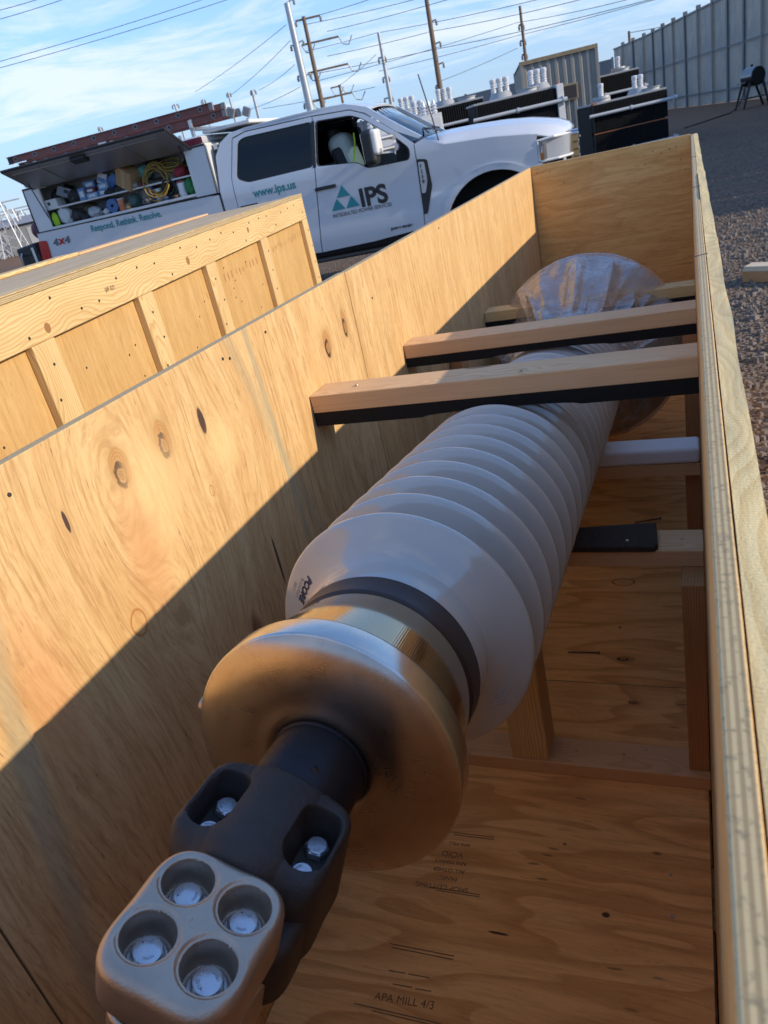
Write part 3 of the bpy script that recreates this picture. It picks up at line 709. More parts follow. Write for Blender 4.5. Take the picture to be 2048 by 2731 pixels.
# ---------------------------------------------------------------- clear plastic bag drawn over the far flange
def plastic():
    m = bpy.data.materials.new('clear_plastic'); m.use_nodes = True; t = NT(m.node_tree); m.node_tree.nodes.clear()
    o = t.obj()
    nz = t.noise(o, 9, 4, 0.6, 1.5); cr = t.noise(o, 6, 3, 0.5, 2.0)
    bp = t.n('ShaderNodeBump'); bp.inputs['Strength'].default_value = 0.75; bp.inputs['Distance'].default_value = 0.02
    t.link(t.m('ADD', nz, t.m('MULTIPLY', cr, 0.4)), bp.inputs['Height'])
    gl = t.n('ShaderNodeBsdfGlossy'); gl.inputs['Roughness'].default_value = 0.22; gl.inputs['Color'].default_value = (0.9, 0.92, 0.95, 1); t.link(bp.outputs[0], gl.inputs['Normal'])
    tr = t.n('ShaderNodeBsdfTransparent'); tr.inputs['Color'].default_value = (0.86, 0.86, 0.87, 1)
    df = t.n('ShaderNodeBsdfDiffuse'); df.inputs['Color'].default_value = (0.74, 0.74, 0.76, 1); t.link(bp.outputs[0], df.inputs['Normal'])
    tl = t.n('ShaderNodeBsdfTranslucent'); tl.inputs['Color'].default_value = (0.6, 0.6, 0.6, 1)
    lw = t.n('ShaderNodeLayerWeight'); lw.inputs['Blend'].default_value = 0.28; t.link(bp.outputs[0], lw.inputs['Normal'])
    a1 = t.n('ShaderNodeMixShader'); a1.inputs[0].default_value = 0.45; t.link(df.outputs[0], a1.inputs[1]); t.link(tl.outputs[0], a1.inputs[2])
    a2 = t.n('ShaderNodeMixShader'); t.link(t.smooth(cr, 0.40, 0.75, 0.26, 0.66), a2.inputs[0]); t.link(tr.outputs[0], a2.inputs[1]); t.link(a1.outputs[0], a2.inputs[2])
    a3 = t.n('ShaderNodeMixShader'); t.link(t.m('MULTIPLY', lw.outputs['Facing'], 0.5), a3.inputs[0]); t.link(a2.outputs[0], a3.inputs[1]); t.link(gl.outputs[0], a3.inputs[2])
    t.link(a3.outputs[0], t.n('ShaderNodeOutputMaterial').inputs[0])
    return m
def bag():
    mb = MB(); nu, nv = 420, 90
    pr = [(2.07, .318), (2.035, .322), (2.00, .323), (1.975, .314), (1.93, .285), (1.86, .245), (1.78, .208), (1.70, .182), (1.62, .170), (1.56, .166)]
    ss = np.linspace(0, 1, len(pr)); ts = [q[0] for q in pr]; rs2 = [q[1] for q in pr]
    rb_ = random.Random(21); FO = []; a_ = 0.0
    while a_ < 6.2832:
        FO.append((a_, rb_.uniform(.45, 1.0), rb_.uniform(.05, .13), rb_.uniform(-.35, .35), rb_.uniform(0, .35))); a_ += rb_.uniform(.14, .50)
    def folds(th, v):
        tot = 0.0
        for (a0, A, w0, lean, st0) in FO:
            dd = abs((th - a0 - lean * (v - .3) + math.pi) % (2 * math.pi) - math.pi)
            if dd < .5: tot += A * math.exp(-dd / w0) * sst(v, .16 + st0 * .6, .50 + st0)
        return tot
    def f(u, v):
        th = 2 * math.pi * u; t = float(np.interp(v, ss, ts)); r = float(np.interp(v, ss, rs2))
        amp = 0.060 * math.sin(math.pi * min(1, max(0, (v - 0.21) / 0.79))) ** 0.8 if v > 0.21 else 0.0
        p = Vector((math.cos(th) * 1.6, math.sin(th) * 1.6, v * 0.9))
        q1 = Vector((math.cos(th) * 2.6 + .5 * v, math.sin(th) * 2.6, v * .7)); q2 = Vector((math.cos(th) * 5.2, math.sin(th) * 5.2 + v, v * 1.0))
        f1 = (1 - abs(mnoise.noise(q1 + Vector((3, 1, 0)))) * 2.4)
        f2 = (1 - abs(mnoise.noise(q2 + Vector((0, 7, 2)))) * 2.2)
        f3 = mnoise.noise(Vector((math.cos(th) * 3 + v * 3, math.sin(th) * 3 - v * 2, v * 4)))
        r += amp * (1.15 * folds(th, v) + max(-.5, min(.7, 0.25 * f2 + 0.55 * f3 - 0.25))) + .006 * folds(th, min(1, v + .25)) * (1 if v > .12 else 0)
        if v > 0.75: r += 0.012 * math.sin(th * 23 + 3 * mnoise.noise(p * 3)) * (v - 0.75) * 2
        r = max(r, .1605 if t < 1.98 else 0)
        return (K * r * math.cos(th), K * t, K * r * math.sin(th))
    mb.grid(f, nu, nv, cu=True)
    # loose torn tail sticking out to the right
    def tail(u, v):
        th = R(28) - v * 0.42; r = .318 + u * .085 * (0.6 + 0.4 * math.sin(v * 9))
        return (K * r * math.cos(th) + .006 * math.sin(v * 21 + u * 5), K * (1.985 - u * .05 + .012 * math.sin(v * 17 + u * 7)), K * r * math.sin(th) - u * u * .02)
    mb.grid(tail, 14, 30)
    o = link('plastic_bag', mb.mesh('plastic_bag', plastic(), True), None, BA, BROT.to_euler())
    tag(o, 'crumpled clear plastic bag pulled over the far flange of the insulator', 'plastic bag')
bag()

# ---------------------------------------------------------------- closed crate on the left
def closed_crate():
    # local X runs along its long side (towards the camera's left), local Y points at the open crate, origin at the far right corner on the ground
    a = Vector((-0.934, 3.539, 0)); b = Vector((-0.500, 1.188, 0)); d = (b - a).normalized(); rz = math.atan2(d.y, d.x)
    t = thing('closed_crate', 'closed plywood crate with pine frame boards and a board rim on its lid', 'crate', a, (0, 0, rz))
    Lc, Wd, top = 3.3, 0.55, 1.425
    # local +Y is to the left of +X; X points to the camera so +Y points right, at the open crate: body occupies Y from -Wd to 0
    def bd_(name, lo, hi, axis, mat='pine', **k):
        lo, hi = Vector(lo), Vector(hi); c = (lo + hi) / 2; q = hi - lo
        if axis == 'X': Ls, rot = (q.x, q.y, q.z), (0, 0, 0)
        elif axis == 'Y': Ls, rot = (q.y, q.x, q.z), (0, 0, R(90))
        else: Ls, rot = (q.z, q.y, q.x), (0, R(-90), 0)
        return part(name, MB().box((-Ls[0] / 2, -Ls[1] / 2, -Ls[2] / 2), (Ls[0] / 2, Ls[1] / 2, Ls[2] / 2)), M[mat], t, bevel=.0025, loc=c, rot=rot)
    edges = [0.0, 0.70, 1.30, 1.80, 2.31, 2.85, Lc]
    for i in range(6):
        part('side_panel', MB().box((edges[i] + .001, -0.033, 0.09), (edges[i + 1] - .001, -0.021, top - .003)), M['ply_box'], t, bevel=.001)
    part('side_panel', MB().box((0.02, -Wd, 0.09), (Lc, -Wd + .012, top - .003)), M['ply_box'], t)
    part('end_panel', MB().box((0.0205, -Wd + .013, 0.09), (0.0325, -.034, top - .003)), M['ply_box'], t)
    part('end_panel', MB().box((Lc - .012, -Wd + .013, 0.09), (Lc, -.034, top - .003)), M['ply_box'], t)
    bd_('frame_rail', (0, -.0205, top - .098), (Lc, -.0005, top - .0005), 'X')
    bd_('frame_rail', (0, -.0205, .09), (Lc, -.0005, .179), 'X')
    bd_('corner_post', (0.0, -.0207, .18), (.089, -.0006, top - .0985), 'Z')
    for x0, x1 in ((.66, .745), (1.255, 1.344), (1.757, 1.846), (2.268, 2.357), (2.80, 2.889)):
        bd_('batten', (x0, -.0206, .18), (x1, -.0006, top - .0985), 'Z')
    bd_('frame_rail', (0.0, -Wd + .0125, top - .10), (.0195, -.0345, top - .003), 'Y')
    bd_('corner_post', (0.0, -.11, .1795), (.0195, -.0345, top - .101), 'Z')
    part('lid', MB().box((0.0, -Wd - .018, top + .0005), (Lc, 0.0005, top + .012)), M['ply_top'], t, bevel=.001)
    # rim boards on the lid
    bd_('lid_board', (0.31, -.060, top + .0125), (Lc, 0.001, top + .0155), 'X')
    bd_('lid_board', (0.0, -.060, top + .0125), (.309, 0.001, top + .0155), 'X')
    bd_('lid_board', (1.25, -Wd - .018, top + .0125), (2.02, -Wd + .06, top + .024), 'X')
    bd_('lid_board', (2.022, -Wd - .018, top + .0125), (Lc, -Wd + .06, top + .024), 'X')
    bd_('lid_board', (0.0, -Wd - .018, top + .0125), (1.246, -Wd + .06, top + .020), 'X', 'fir')
    nm_ = MB().cyl((0, -.0006, 0), (0, .0012, 0), .0034, n=8).mesh('nail_head', M['nail'], False)
    rn = random.Random(5)
    for x in np.arange(.05, Lc, .11):
        link('nail_head', nm_, t, (float(x) + rn.uniform(-.02, .02), 0, top - rn.choice((.028, .07)) + rn.uniform(-.01, .01)))
    for x0 in (.045, .70, 1.30, 1.80, 2.31):
        for z in np.arange(.75, top - .1, .075): link('nail_head', nm_, t, (x0 + rn.uniform(-.025, .025), -.0002, float(z)))
    nm2 = MB().cyl((0, -.0006, 0), (0, .0010, 0), .003, n=8).mesh('nail_head', M['nail'], False)
    for i in range(26): link('nail_head', nm2, t, (rn.uniform(.1, 2.9), -.021, rn.uniform(.9, top - .13)))
    # burnished scuff marks along the two panels at the far end
    sc = MB(); scm = simple('scuff', (0.40, 0.20, 0.07), 0.6, var=0.4, scale=70)
    for x0, n, z in ((.11, 12, top - .155), (.80, 10, top - .165)):
        for i in range(n):
            x = x0 + .041 * i + rn.uniform(-.007, .007); zz = z + rn.uniform(-.006, .006); L_ = rn.uniform(.018, .034); w_ = rn.uniform(.0035, .0075)
            sc.add([(x - w_ * .3, -.0204, zz + L_ / 2), (x + w_, -.0204, zz + L_ * .3), (x + w_ * .6, -.0204, zz - L_ / 2), (x - w_, -.0204, zz - L_ * .3)], [(0, 1, 2, 3)])
    o = part('scuff_marks', sc, scm, t); o['kind'] = 'stuff'
    kd = MB(); 
    for x, z, r_ in ((.86, top - .045, .011), (1.47, top - .062, .013), (2.28, top - .075, .012), (2.95, top - .05, .012)):
        kd.cyl((x, -.0007, z), (x, -.0001, z), r_, r_ * .9, 14)
    o = part('knots', kd, simple('pine_knot', (0.30, 0.14, 0.045), .6, var=.5, scale=200), t); o['kind'] = 'stuff'
    # small grade stamp on the rail
    me = text_mesh('SPF KD', .016, M['ink']); link('stamp', me, t, (2.0, .0004, top - .055), (R(90), 0, R(180)))
    for x in (.2, 1.5, 2.8): bd_('skid', (x, -Wd, 0), (x + .14, 0, .0895), 'Y')
closed_crate()

# ---------------------------------------------------------------- service truck
M['white_paint'] = simple('white_paint', (0.54, 0.555, 0.58), 0.22, var=0.02, scale=3, coat=0.9, spec=0.5, rvar=0.04)
M['black_plastic'] = simple('black_plastic', (0.014, 0.014, 0.015), 0.5, var=0.3, scale=40)
M['rubber'] = simple('tyre_rubber', (0.018, 0.018, 0.018), 0.85, var=0.2, scale=30)
M['chrome'] = simple('chrome', (0.78, 0.79, 0.81), 0.09, 1.0, var=0.03, scale=20)
M['alu'] = simple('aluminium', (0.55, 0.55, 0.56), 0.38, 0.9, var=0.1, scale=40)
M['lid_liner'] = simple('lid_liner', (0.30, 0.30, 0.31), 0.35, 0.6, var=0.12, scale=6)
M['interior'] = simple('dark_interior', (0.02, 0.02, 0.022), 0.8)
M['white_steel'] = simple('white_steel', (0.62, 0.62, 0.61), 0.45, var=0.06, scale=8)
M['teal'] = simple('teal_vinyl', (0.015, 0.21, 0.235), 0.4, var=0.03)
M['black_vinyl'] = simple('black_vinyl', (0.016, 0.016, 0.018), 0.4)
M['grey_vinyl'] = simple('grey_vinyl', (0.10, 0.11, 0.12), 0.4)
M['amber'] = simple('amber_lens', (0.55, 0.16, 0.02), 0.2, coat=0.6)
M['red_lens'] = simple('red_lens', (0.42, 0.008, 0.012), 0.15, coat=0.8)
M['maroon'] = simple('maroon_stripe', (0.16, 0.010, 0.025), 0.3)
def glassmat(name, tint, refl=0.08):
    m = bpy.data.materials.new(name); m.use_nodes = True; t = NT(m.node_tree); m.node_tree.nodes.clear()
    fr = t.n('ShaderNodeFresnel'); fr.inputs[0].default_value = 1.5
    tr = t.n('ShaderNodeBsdfTransparent'); tr.inputs[0].default_value = (*tint, 1)
    gl = t.n('ShaderNodeBsdfGlossy'); gl.inputs['Roughness'].default_value = 0.02
    mx = t.n('ShaderNodeMixShader'); t.link(t.m('ADD', fr.outputs[0], refl), mx.inputs[0]); t.link(tr.outputs[0], mx.inputs[1]); t.link(gl.outputs[0], mx.inputs[2])
    t.link(mx.outputs[0], t.n('ShaderNodeOutputMaterial').inputs[0]); return m
M['dark_glass'] = glassmat('dark_privacy_glass', (0.03, 0.035, 0.045), 0.0)
M['tint_glass'] = glassmat('windshield_glass', (0.45, 0.55, 0.60), 0.10)

TW = 2.10
def wside(s, h):
    v = 0.0
    if h < .80: v += .05 * ((.80 - h) / .3) ** 2
    if h > 1.50 and s < 4.46: v += .17 * (h - 1.50)
    if .95 < h < 1.12: v += .004
    if s < .9: v += .10 * ((.9 - s) / .9) ** 2.2
    # hollow along the doors
    if 1.9 < s < 4.4 and .7 < h < 1.0: v += .010 * math.sin((h - .7) / .3 * math.pi)
    return v
truck = thing('service_truck', 'white crew cab service pickup with teal lettering and its side toolbox lid open', 'pickup truck', (-.28, 9.5, 0), (0, 0, .12))
def skin(name, outline, mat, holes=(), thick=.03, off=0.0, parent=None, far=False, cuts=True, smooth=35, bevel=0.0, label=None):
    """sheet of bodywork on the truck's side: outline in (s, h), wrapped on wside(), given thickness"""
    bm = bmesh.new(); allE = []
    for lp in [outline] + list(holes):
        vs = [bm.verts.new((u, v, 0)) for u, v in lp]
        for i in range(len(vs)): allE.append(bm.edges.new((vs[i], vs[(i + 1) % len(vs)])))
    bmesh.ops.triangle_fill(bm, edges=allE, use_beauty=True, normal=(0, 0, 1))
    if cuts:
        us = [v.co.x for v in bm.verts]; hs = [v.co.y for v in bm.verts]
        for h in np.arange(math.floor(min(hs) * 10) / 10 + .1, max(hs), .1):
            bmesh.ops.bisect_plane(bm, geom=bm.verts[:] + bm.edges[:] + bm.faces[:], plane_co=(0, float(h), 0), plane_no=(0, 1, 0), dist=1e-5)
        for u in np.arange(math.floor(min(us) * 5) / 5 + .2, max(us), .2):
            bmesh.ops.bisect_plane(bm, geom=bm.verts[:] + bm.edges[:] + bm.faces[:], plane_co=(float(u), 0, 0), plane_no=(1, 0, 0), dist=1e-5)
    bm.verts.ensure_lookup_table(); bm.verts.index_update()
    P = [(v.co.x, v.co.y) for v in bm.verts]; F = [[v.index for v in f.verts] for f in bm.faces]
    B = [(e.verts[0].index, e.verts[1].index) for e in bm.edges if len(e.link_faces) == 1]
    bm.free(); n = len(P)
    def q(u, h, d):
        w_ = wside(u, h) + off + d
        return (-u, (TW - w_) if far else w_, h)
    vs = [q(u, h, 0) for u, h in P] + [q(u, h, thick) for u, h in P]
    fs = [tuple(f) for f in F] + [tuple(n + i for i in reversed(f)) for f in F] + [(a, b, n + b, n + a) for a, b in B]
    mb = MB().add(vs, fs)
    return part(name, mb, mat, parent or truck, smooth=smooth, bevel=bevel, label=label, seg=2)
def rnd_poly(poly, r=.03, n=4):
    out = []; N = len(poly)
    for i in range(N):
        p, a, b = Vector(poly[i]), Vector(poly[i - 1]), Vector(poly[(i + 1) % N])
        da, db = (a - p), (b - p); k = min(r, da.length * .45, db.length * .45)
        A, B_ = p + da.normalized() * k, p + db.normalized() * k
        for j in range(n + 1):
            t_ = j / n; out.append(tuple((1 - t_) ** 2 * A + 2 * t_ * (1 - t_) * p + t_ ** 2 * B_))
    return out
def arc(cx, cz, r, a0, a1, n=14): return [(cx + r * math.cos(R(a0 + (a1 - a0) * i / n)), cz + r * math.sin(R(a0 + (a1 - a0) * i / n))) for i in range(n + 1)]
FWIN = rnd_poly([(1.975, 1.375), (1.955, 1.50), (2.10, 1.645), (2.47, 1.925), (2.60, 1.985), (3.045, 2.015), (3.125, 1.53), (2.62, 1.475), (2.50, 1.385)], .05)
RWIN = rnd_poly([(3.165, 1.535), (3.085, 2.02), (3.98, 2.035), (4.075, 2.0), (4.185, 1.60), (4.04, 1.53)], .05)
FDOOR = [(1.945, .60), (1.905, 1.0), (1.905, 1.54), (2.08, 1.69), (2.43, 1.96), (2.60, 2.035), (3.062, 2.065), (3.143, 1.5), (3.30, .55), (2.6, .56)]
RDOOR = [(3.312, .55), (3.155, 1.5), (3.072, 2.066), (3.95, 2.085), (4.13, 2.045), (4.245, 1.62), (4.27, .62)]
for far in (False, True):
    fd = skin('front_door', FDOOR, M['white_paint'], [FWIN], .035, far=far, label=None if far else 'front door with teal triangle emblem')
    rd = skin('rear_door', RDOOR, M['white_paint'], [RWIN], .035, far=far)
    skin('window', RWIN, M['dark_glass'], (), .004, .014, rd, far)
    # black rubber run round the glass
    grow = lambda P, k: [(sum(p[0] for p in P) / len(P) + (u - sum(p[0] for p in P) / len(P)) * k, sum(p[1] for p in P) / len(P) + (v - sum(p[1] for p in P) / len(P)) * k) for u, v in P]
    skin('window_seal', grow(RWIN, 1.012), M['black_plastic'], [grow(RWIN, .965)], .01, .006, rd, far)
    skin('window_seal', grow(FWIN, 1.012), M['black_plastic'], [grow(FWIN, .962)], .01, .006, fd, far)
    skin('pillar_trim', [(3.05, 2.02), (3.09, 2.02), (3.17, 1.525), (3.128, 1.525)], M['black_plastic'], (), .01, -.003, fd, far)
    skin('door_handle', rnd_poly([(2.93, 1.262), (3.20, 1.262), (3.20, 1.302), (2.93, 1.302)], .015), M['black_plastic'], (), .03, -.022, fd, far)
    skin('door_handle', rnd_poly([(3.98, 1.245), (4.22, 1.245), (4.22, 1.285), (3.98, 1.285)], .015), M['black_plastic'], (), .03, -.022, rd, far)
    skin('cab_corner', [(4.28, .62), (4.255, 1.62), (4.14, 2.055), (4.30, 2.04), (4.40, 1.9), (4.44, 1.5), (4.44, .62)], M['white_paint'], (), .05, far=far)
    skin('roof_rail', [(1.83, 1.575), (2.08, 1.70), (2.425, 1.97), (2.60, 2.045), (3.07, 2.077), (3.95, 2.097), (4.14, 2.057), (4.30, 2.04), (4.16, 2.115), (3.95, 2.135), (3.0, 2.135), (2.66, 2.115), (2.40, 2.03), (2.05, 1.77), (1.80, 1.595)], M['white_paint'], (), .06, .004, far=far)
    fen = [(1.935, .60)] + [(1.68, .60)] + arc(1.05, .45, .625, 14, 150) + [(.50, .80), (.46, 1.02), (.52, 1.055), (.52, 1.285), (.50, 1.345), (1.0, 1.42), (1.55, 1.455), (1.80, 1.56), (1.895, 1.53), (1.895, 1.0)]
    fn_ = skin('fender', fen, M['white_paint'], (), .04, far=far)
    skin('arch_lip', arc(1.05, .45, .63, 12, 152, 18) + list(reversed(arc(1.05, .45, .70, 12, 152, 18))), M['white_paint'], (), .05, -.022, fn_, far)
    skin('fender_vent', rnd_poly([(1.90, 1.37), (1.775, 1.345), (1.765, 1.05), (1.875, .755), (1.925, .755)], .03), M['black_plastic'], (), .02, -.008, fn_, far)
    skin('vent_trim', rnd_poly([(1.885, 1.335), (1.815, 1.325), (1.81, 1.12), (1.855, .99), (1.90, .99)], .02), M['alu'], (), .02, -.016, fn_, far)
    bed = skin('bed_side', [(4.475, .62), (4.475, 1.468), (4.60, 1.478), (7.26, 1.51), (7.30, 1.15), (7.25, .78), (6.55, .78)] + arc(5.85, .45, .62, 28, 170), M['white_paint'], (), .05, far=far)
    skin('tail_light', rnd_poly([(7.145, 1.40), (7.275, 1.41), (7.318, 1.15), (7.175, 1.135)], .03), M['red_lens'], (), .05, -.016, far=far)
    skin('rocker', [(1.95, .50), (1.95, .585), (4.40, .60), (4.40, .50)], M['black_plastic'], (), .06, .05, far=far)
    # wheels
for s_ in (1.05, 5.85):
    for w0, sg in ((.06, 1), (TW - .06, -1)):
        fr = (Vector((-s_, w0, .44)), Vector((0, sg, 0)), Vector((1, 0, 0)), Vector((0, 0, 1)))
        ty = part('wheel', MB().ring(fr, [(.02, .27), (0, .31), (.005, .40), (.03, .435), (.22, .435), (.25, .40), (.25, .27)], 40), M['rubber'], truck, smooth=40)
        part('rim', MB().ring(fr, [(.03, .27), (.05, .25), (.09, .22), (.06, .10), (.05, .02)], 30), M['alu'], ty, smooth=40)
part('chassis', MB().box((-7.1, .25, .45), (-.4, TW - .25, .72)).box((-4.4, .12, .55), (-1.95, TW - .12, .75)).box((-4.42, .2, .70), (-4.36, TW - .2, 1.55)), M['interior'], truck)
# step under the doors
part('side_step', MB().box((-4.3, -.02, .43), (-2.05, .12, .475)), M['black_plastic'], truck, bevel=.02)
part('wheel_well', MB().ring((Vector((-1.05, .08, .45)), Vector((0, 1, 0)), Vector((1, 0, 0)), Vector((0, 0, 1))), [(0, .63), (.45, .63), (.45, .05)], 24, a0=-.3, a1=math.pi + .3), M['interior'], truck)
part('wheel_well', MB().ring((Vector((-5.85, .08, .45)), Vector((0, 1, 0)), Vector((1, 0, 0)), Vector((0, 0, 1))), [(0, .63), (.45, .63), (.45, .05)], 24, a0=-.3, a1=math.pi + .3), M['interior'], truck)
# roof, hood, windshield as lofted sheets
def loft(name, stations, mat, parent=None, smooth=True, thick=.02, label=None):
    mb = MB(); n = len(stations[0]); vs = []
    for st_ in stations: vs += st_
    m_ = len(stations)
    fs = [(j * n + i, j * n + i + 1, (j + 1) * n + i + 1, (j + 1) * n + i) for j in range(m_ - 1) for i in range(n - 1)]
    k = len(vs); vs2 = [(x, y, z - thick) for x, y, z in vs]
    ed = [(i, i + 1) for i in range(n - 1)] + [((m_ - 1) * n + i, (m_ - 1) * n + i + 1) for i in range(n - 1)] + [(j * n, (j + 1) * n) for j in range(m_ - 1)] + [(j * n + n - 1, (j + 1) * n + n - 1) for j in range(m_ - 1)]
    mb.add(vs + vs2, fs + [tuple(k + i for i in reversed(f)) for f in fs] + [(a, b, k + b, k + a) for a, b in ed])
    return part(name, mb, mat, parent or truck, smooth=smooth, label=label)
def across(s_, edge_w, he, hc, n=14, p=2.6, ds=0.0):
    out = []
    for i in range(n + 1):
        u = -1 + 2 * i / n; w_ = TW / 2 + u * (TW / 2 - edge_w)
        out.append((-(s_ + ds * abs(u) ** 2.2), w_, he + (hc - he) * (1 - abs(u) ** p)))
    return out
loft('roof', [across(2.36, .20, 2.01, 2.05, ds=.05), across(2.50, .13, 2.075, 2.105), across(2.75, .11, 2.12, 2.155), across(3.3, .10, 2.137, 2.175), across(3.95, .105, 2.133, 2.165), across(4.2, .13, 2.10, 2.13), across(4.36, .18, 2.03, 2.05)], M['white_paint'], smooth=50)
hood_st = []
for (s_, ew, he, hc, ds) in ((1.80, .05, 1.565, 1.585, .0), (1.55, .035, 1.462, 1.60, 0), (1.25, .03, 1.44, 1.59, 0), (.9, .035, 1.41, 1.565, 0), (.6, .05, 1.37, 1.525, .0), (.40, .07, 1.33, 1.48, .06), (.25, .10, 1.30, 1.44, .12), (.15, .14, 1.27, 1.39, .16), (.10, .17, 1.255, 1.33, .18)):
    row = []
    for i in range(25):
        u = -1 + 2 * i / 24; w_ = TW / 2 + u * (TW / 2 - ew); a = abs(u)
        # flat shoulder by the fender, then the raised power bulge
        h = he + (hc - he) * (sst(1 - a, .03, .22) * .75 + sst(1 - a, .35, .55) * .25)
        row.append((-(s_ + ds * a ** 3), w_, h))
    hood_st.append(row)
loft('hood', hood_st, M['white_paint'], smooth=True)
loft('windshield', [across(1.80, .16, 1.56, 1.60, ds=.16), across(2.1, .20, 1.79, 1.83, ds=.13), across(2.40, .235, 2.015, 2.055, ds=.06)], M['tint_glass'], thick=.006)
loft('cowl', [across(1.66, .10, 1.50, 1.585, ds=.1), across(1.83, .14, 1.565, 1.60, ds=.17)], M['black_plastic'], thick=.01)
for w0 in (.55, 1.2):
    part('wiper', MB().tube([(-1.80, w0, 1.615), (-1.9, w0 + .28, 1.685), (-1.86, w0 + .62, 1.66)], .009, 6), M['black_plastic'], truck)
part('antenna', MB().tube([(-1.62, .13, 1.45), (-1.66, .13, 1.75), (-1.74, .13, 2.22)], .0075, 6), M['black_plastic'], truck)
# front end
def lampmat():
    m, t, b = newmat('headlight'); b.inputs['Base Color'].default_value = (.36, .38, .41, 1); b.inputs['Roughness'].default_value = .15; b.inputs['Coat Weight'].default_value = 1; return m
HLM = lampmat()
for far in (0, 1):
    Y = (lambda w_: TW - w_) if far else (lambda w_: w_)
    hl = part('headlight', MB().grid(lambda u, v: (-(.515 - .30 * sst(u, 0, .7) - .06 * u - .02 * v), Y(.035 + .012 * (1 - v) + .40 * u ** 1.8), 1.055 + .225 * v), 14, 4), HLM, truck, smooth=True)
    part('lamp_frame', MB().tube([(-.505, Y(.028), 1.06), (-.51, Y(.022), 1.275), (-.33, Y(.045), 1.285), (-.19, Y(.20), 1.28), (-.15, Y(.42), 1.27)], .016, 8), M['white_steel'], hl)
    part('lamp_frame', MB().tube([(-.44, Y(.022), 1.075), (-.44, Y(.022), 1.255)], .024, 8), M['chrome'], hl)
    part('lamp_frame', MB().tube([(-.50, Y(.03), 1.055), (-.30, Y(.07), 1.055), (-.17, Y(.25), 1.055), (-.14, Y(.43), 1.055)], .014, 8), M['white_steel'], hl)
    part('marker_lens', MB().grid(lambda u, v: (-(.513 - .055 * u), Y(.022 + .004 * u), 1.07 + .075 * v), 3, 2), M['amber'], hl)
gr = part('grille', MB().box((-.22, .43, .86), (-.13, TW - .43, 1.27)), M['black_plastic'], truck, bevel=.02)
for z in (.93, 1.01, 1.09, 1.17, 1.245): part('grille_bar', MB().box((-.14, .40, z - .022), (-.055, TW - .40, z + .022)), M['chrome'], gr, bevel=.01)
for y in (.40, TW - .46): part('grille_bar', MB().box((-.17, y, .87), (-.06, y + .06, 1.275)), M['chrome'], gr, bevel=.012)
for y in np.arange(.55, TW - .5, .12): part('grille_bar', MB().box((-.15, float(y), .88), (-.075, float(y) + .03, 1.25)), M['alu'], gr)
part('bumper', MB().grid(lambda u, v: (.02 - .34 * abs(2 * u - 1) ** 3.5 - .03 * math.sin(v * 3.14), .03 + (TW - .06) * u, .55 + .27 * v), 24, 4), M['chrome'], truck, smooth=True)
# side mirror
mir = part('side_mirror', MB().cbox((-2.335, -.30, 1.60), (.14, .27, .37)), M['black_plastic'], truck, bevel=.05, seg=4)
part('mirror_shell', MB().cbox((-2.27, -.30, 1.64), (.10, .25, .27)), M['white_steel'], mir, bevel=.04, seg=4, label='bright mirror cap')
part('turn_lamp', MB().cbox((-2.245, -.345, 1.545), (.07, .10, .05)), HLM, mir, bevel=.012)
for z in (1.545, 1.665): part('mirror_arm', MB().cyl((-2.14, .06, z), (-2.27, -.24, z), .027, .024, 12).cyl((-2.13, .02, z), (-2.13, .10, z), .045, n=12), M['alu'], mir, smooth=40)
part('mirror_glass', MB().cbox((-2.408, -.30, 1.60), (.004, .22, .31)), M['chrome'], mir, bevel=.03)
# cab interior
def seat(w0, s0, mat):
    st_ = part('seat', MB().cbox((-s0 + .22, w0, 1.02), (.52, .52, .16)), mat, truck, bevel=.05, seg=3)
    part('seat_back', MB().cbox((-s0 - .13, w0, 1.37), (.16, .50, .66), Matrix.Rotation(R(-14), 3, 'Y')), mat, st_, bevel=.06, seg=4)
    part('head_rest', MB().cbox((-s0 - .24, w0, 1.80), (.12, .27, .20), Matrix.Rotation(R(-10), 3, 'Y')), mat, st_, bevel=.05, seg=4)
M['pale_cloth'] = simple('pale_cloth', (0.42, 0.45, 0.40), 0.85, var=0.12, scale=14)
M['hi_vis'] = simple('hi_vis_yellow', (0.42, 0.68, 0.04), 0.7)
seat(.52, 2.72, M['interior']); seat(1.58, 2.72, M['interior'])
for w0 in (.55, 1.5):
    rs_ = part('seat', MB().cbox((-3.95, w0, 1.02), (.5, .6, .16)), M['interior'], truck, bevel=.05)
    part('seat_back', MB().cbox((-4.2, w0, 1.4), (.16, .6, .7)), M['interior'], rs_, bevel=.05)
dash = part('dashboard', MB().cbox((-1.98, TW / 2, 1.42), (.40, TW - .34, .28)), M['interior'], truck, bevel=.08, seg=4)
fr = (Vector((-2.32, 1.58, 1.42)), Vector((-.85, 0, .5)).normalized(), Vector((0, 1, 0)), Vector((.5, 0, .85)).normalized())
part('steering_wheel', MB().grid(lambda u, v: fr[0] + (fr[2] * math.cos(6.2832 * u) + fr[3] * math.sin(6.2832 * u)) * (.19 + .016 * math.cos(6.2832 * v)) + fr[1] * .016 * math.sin(6.2832 * v), 28, 8), M['interior'], truck, smooth=True)
part('roof_lining', MB().box((-4.3, .22, 2.03), (-2.5, TW - .22, 2.05)), M['interior'], truck)
part('back_window', MB().box((-4.40, .3, 1.52), (-4.39, TW - .3, 1.98)), M['dark_glass'], truck)
part('back_panel', MB().box((-4.43, .15, 1.98), (-4.38, TW - .15, 2.05)), M['white_paint'], truck)
